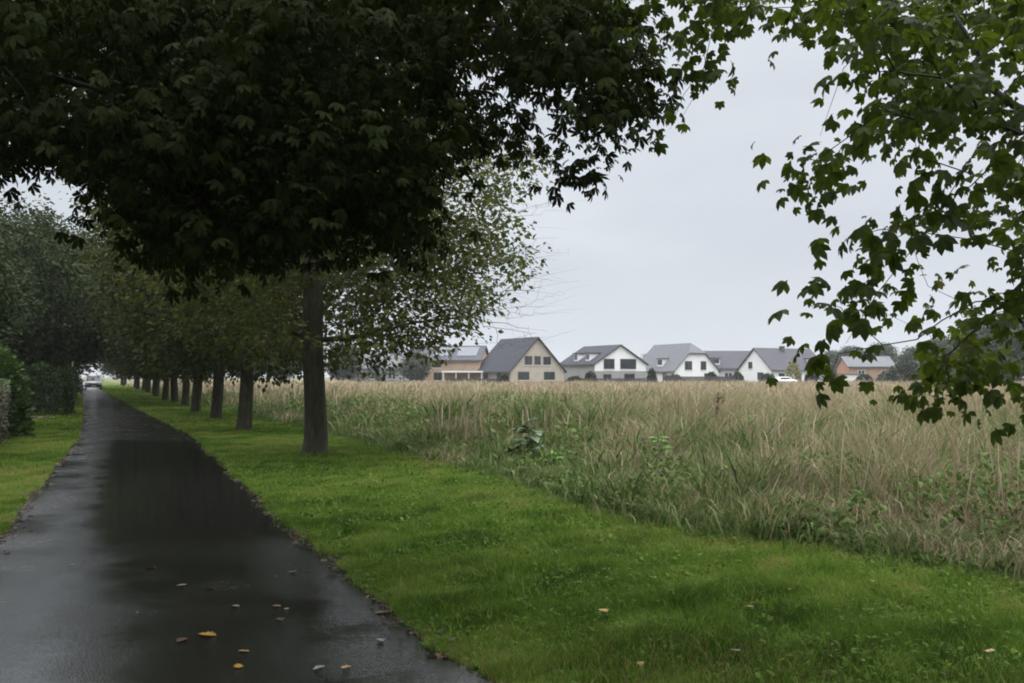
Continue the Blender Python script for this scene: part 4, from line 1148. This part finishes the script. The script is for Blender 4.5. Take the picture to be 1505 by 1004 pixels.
# ------------------------------------------------------------------ single weeds that stand out of the meadow
def weed(name, label, x, d, h, leaf, stem, nl, ls, seed, lean=.1, head=None):
    q = at(x, 553, d); root = empty(name, (q[0], d, 0)); tag(root, label, 'weed')
    r = np.random.default_rng(seed)
    zs = np.linspace(0, h, 7); az = r.uniform(0, 6.28)
    P = np.stack([lean * (zs / h) ** 1.5 * h * math.cos(az), lean * (zs / h) ** 1.5 * h * math.sin(az), zs - .02], 1)
    ch = [(P, list(np.linspace(.010, .004, 7) * (1 + d / 60)))]
    side = []
    for k in range(4):
        i = 3 + k % 3; a = r.uniform(0, 6.28); e = P[i] + np.array([math.cos(a) * .12, math.sin(a) * .12, .16]) * h * .9
        ch.append((np.array([P[i], (P[i] + e) / 2 + [0, 0, -.02], e]), [.005, .004, .002])); side.append(e)
    V, T = tubes(ch); np_mesh('stem', V, T, M[stem], root, smooth=True)
    if nl:
        t = r.uniform(.05, .9, nl); p_ = np.stack([np.interp(t * h, zs, P[:, k]) for k in range(3)], 1)
        a = r.uniform(0, 6.28, nl); dd = np.stack([np.cos(a), np.sin(a), r.uniform(.1, .9, nl)], 1)
        V, T = stamp(leaflet(1, .42, 0, .5), p_, rot_from(dd, r.normal(0, .3, nl)), ls * (1.15 - .7 * t) * r.uniform(.8, 1.2, nl)); np_mesh('leaf', V, T, M[leaf], root)['kind'] = 'stuff'
    if head:
        c = np.concatenate([np.array(side), P[-1:], P[-2:-1]]); N = 26
        pp = np.repeat(c, N, axis=0) + r.normal(0, 1, (len(c) * N, 3)) * [.022, .022, .07]
        V, T = stamp(OVAL, pp, rot_from(r.normal(0, 1, pp.shape), r.uniform(0, 6, len(pp))), np.full(len(pp), .045)); np_mesh('seed_head', V, T, M[head], root)
    return root
for a in (('dock_plant', 'large pale broad-leaved weed at the front of the meadow, below the beige house', 782, 17, .95, 'weed_pale', 'green_stem', 54, .46, 1),
          ('dock_plant', 'bright green broad-leaved weed in the meadow, below the white house with wide windows', 968, 15.2, .8, 'weed_leaf', 'green_stem', 60, .30, 2),
          ('dock_plant', 'bright green leafy weed near the right edge of the meadow', 1440, 12.2, .85, 'weed_leaf', 'green_stem', 44, .34, 3),
          ('dock_plant', 'dark green leafy weed in the meadow, below the half-hipped house', 1092, 18, 1.0, 'weed_leaf', 'green_stem', 44, .34, 4),
          ('dock_plant', 'green weed low at the mown edge, right of the pale broad-leaved weed', 812, 15.6, .5, 'weed_leaf', 'green_stem', 30, .26, 5),
          ('dock_plant', 'leafy green weed near the avenue at the left end of the meadow', 610, 26, .9, 'weed_leaf', 'green_stem', 36, .32, 6)):
    weed(*a)
for a in (('dry_stalk', 'tall thin brown stalk standing alone, below the red brick house', 1302, 16.5, 1.15, None, 'stem', 0, 0, 11, .03, None),
          ('dry_stalk', 'tall dark stalk with side shoots near the right edge of the meadow', 1478, 14.5, 1.15, 'weed_leaf', 'dark_stem', 9, .2, 12, .04, None),
          ('dry_stalk', 'dark reddish seed-headed stalk below the white house with wide windows', 924, 30, 1.15, None, 'dark_stem', 0, 0, 13, .03, 'soil'),
          ('dry_stalk', 'thin brown stalk below the light grey half-hipped roof', 1052, 20, 1.2, None, 'stem', 0, 0, 14, .05, 'soil'),
          ('dry_stalk', 'dark seed-headed stalk below the right eave of the beige house', 832, 27, 1.05, None, 'dark_stem', 0, 0, 15, .05, 'soil'),
          ('dry_stalk', 'short dark-topped stalk under the lowest overhanging leaves', 1368, 17, .95, None, 'dark_stem', 0, 0, 16, .06, 'soil')):
    weed(*a)

# ------------------------------------------------------------------ fallen leaves
def fallen(x, y, mat, size, label, z=.014, kind='p'):
    q = gnd(x, y); r = np.random.default_rng(int(x * 7 + y))
    n = 11; outl = []
    for i in range(n):
        t = i / (n - 1); w_ = r.uniform(.22, .36) * math.sin(PI * t ** .8) * (1 + .32 * (-1) ** i)
        outl.append((t, w_))
    V = [(t - .5, 0, .06 * math.cos(t * 5) + .03) for t, _ in outl]; nV = len(V)
    c1, c2 = r.uniform(.05, .3), r.uniform(-.05, .3)
    V += [(t - .5, w_, .03 + c1 * w_) for t, w_ in outl]; V += [(t - .5, -w_, .03 + c2 * w_) for t, w_ in outl]
    T = []
    for i in range(n - 1):
        T += [(i, i + 1, nV + i + 1), (i, nV + i + 1, nV + i), (i, 2 * nV + i + 1, i + 1), (i, 2 * nV + i, 2 * nV + i + 1)]
    o = np_mesh('fallen_leaf', np.array(V) * size * .85, np.array(T), FALL[mat], smooth=True, loc=(q[0], q[1], z))
    o.rotation_euler = (r.uniform(-.08, .08), r.uniform(-.08, .08), r.uniform(0, 6.28))
    tag(o, label, 'leaf', 'single fallen leaves on the path and verge')
for a in ((221, 837, 'tan', .10, 'tan leaf alone on the wet path, farthest of the fallen leaves'), (266, 863, 'pale', .10, 'pale wet leaf on the path, just nearer than the farthest tan leaf'),
          (310, 868, 'brown', .08, 'small brown leaf beside the pale wet leaf mid path'), (346, 894, 'pale', .08, 'small pale leaf in the middle of the path, nearer than the brown one'),
          (430, 843, 'pale', .08, 'small whitish leaf far out toward the right edge of the path'), (406, 894, 'tan', .08, 'left leaf of a close pair on the right half of the path'),
          (421, 898, 'pale', .07, 'right pale leaf of a close pair on the right half of the path'), (412, 914, 'brown', .10, 'reddish brown leaf just below the close pair'),
          (304, 937, 'yellow', .15, 'largest orange-yellow leaf lying flat on the near path'), (266, 945, 'brown', .11, 'dull brown leaf left of the largest orange-yellow leaf'),
          (359, 961, 'tan', .09, 'tan leaf between the orange-yellow leaf and the small yellow one'), (350, 983, 'yellow', .10, 'small yellow leaf nearest the bottom of the view'),
          (468, 986, 'pale', .09, 'pale curled leaf low down on the path near the bottom edge'), (508, 985, 'tan', .08, 'tan leaf right of the pale curled leaf near the bottom edge'),
          (560, 945, 'pale', .09, 'pale flat leaf near the right edge of the path'), (563, 903, 'brown', .14, 'dark red-brown leaf at the right edge of the path'),
          (690, 973, 'pale', .07, 'whitish leaf on the litter where path meets the grass')):
    fallen(*a)
fallen(888, 912, 'yellow', .12, 'bright yellow leaf lying on the green verge', .06)
fallen(1100, 905, 'tan', .09, 'tan leaf lying in the grass right of the yellow one', .06)
fallen(1080, 972, 'brown', .10, 'brown leaf in the grass low in the view', .06)
fallen(1455, 973, 'tan', .11, 'orange-tan leaf in the grass near the lower right corner', .06)

# unseen trees added behind the viewer to shade the near canopies
for y, rz in ((-5, 1.0), (-12.5, 3.0)):
    copy_tree(src[0] if y > -8 else src[1], (AVX(y), y, 0), rz, 1.05, 'unseen avenue tree added for shade ' + ('just' if y > -8 else 'farther') + ' behind the viewer on the right of the path', AVG)
for x, y, rz, sc in ((-7.5, -4, 1.0, 1.15), (-3.5, -12, 4.0, 1.15), (3.5, -19, 2, 1.2)):
    copy_tree(gsrc, (x, y, 0), rz, sc, f'unseen garden tree added for shade {"beside" if y > -5 else "behind" if y > -15 else "far behind"} the viewer left of the path', GL)

# ------------------------------------------------------------------ rain-misted air over the meadow
m = bpy.data.materials.new('haze'); m.use_nodes = True; nt = m.node_tree
nt.nodes.remove(nt.nodes['Principled BSDF'])
pv = nt.nodes.new('ShaderNodeVolumePrincipled')
pv.inputs['Color'].default_value = (.9, .93, .97, 1); pv.inputs['Density'].default_value = .0003; pv.inputs['Anisotropy'].default_value = .3
nt.links.new(pv.outputs[0], nt.nodes['Material Output'].inputs['Volume'])
g = MB(); g.box(-950, 950, -350, 1550, -1, 22)
tag(g.build('haze', m), 'thin rainy mist over the whole meadow', 'haze', kind='stuff')
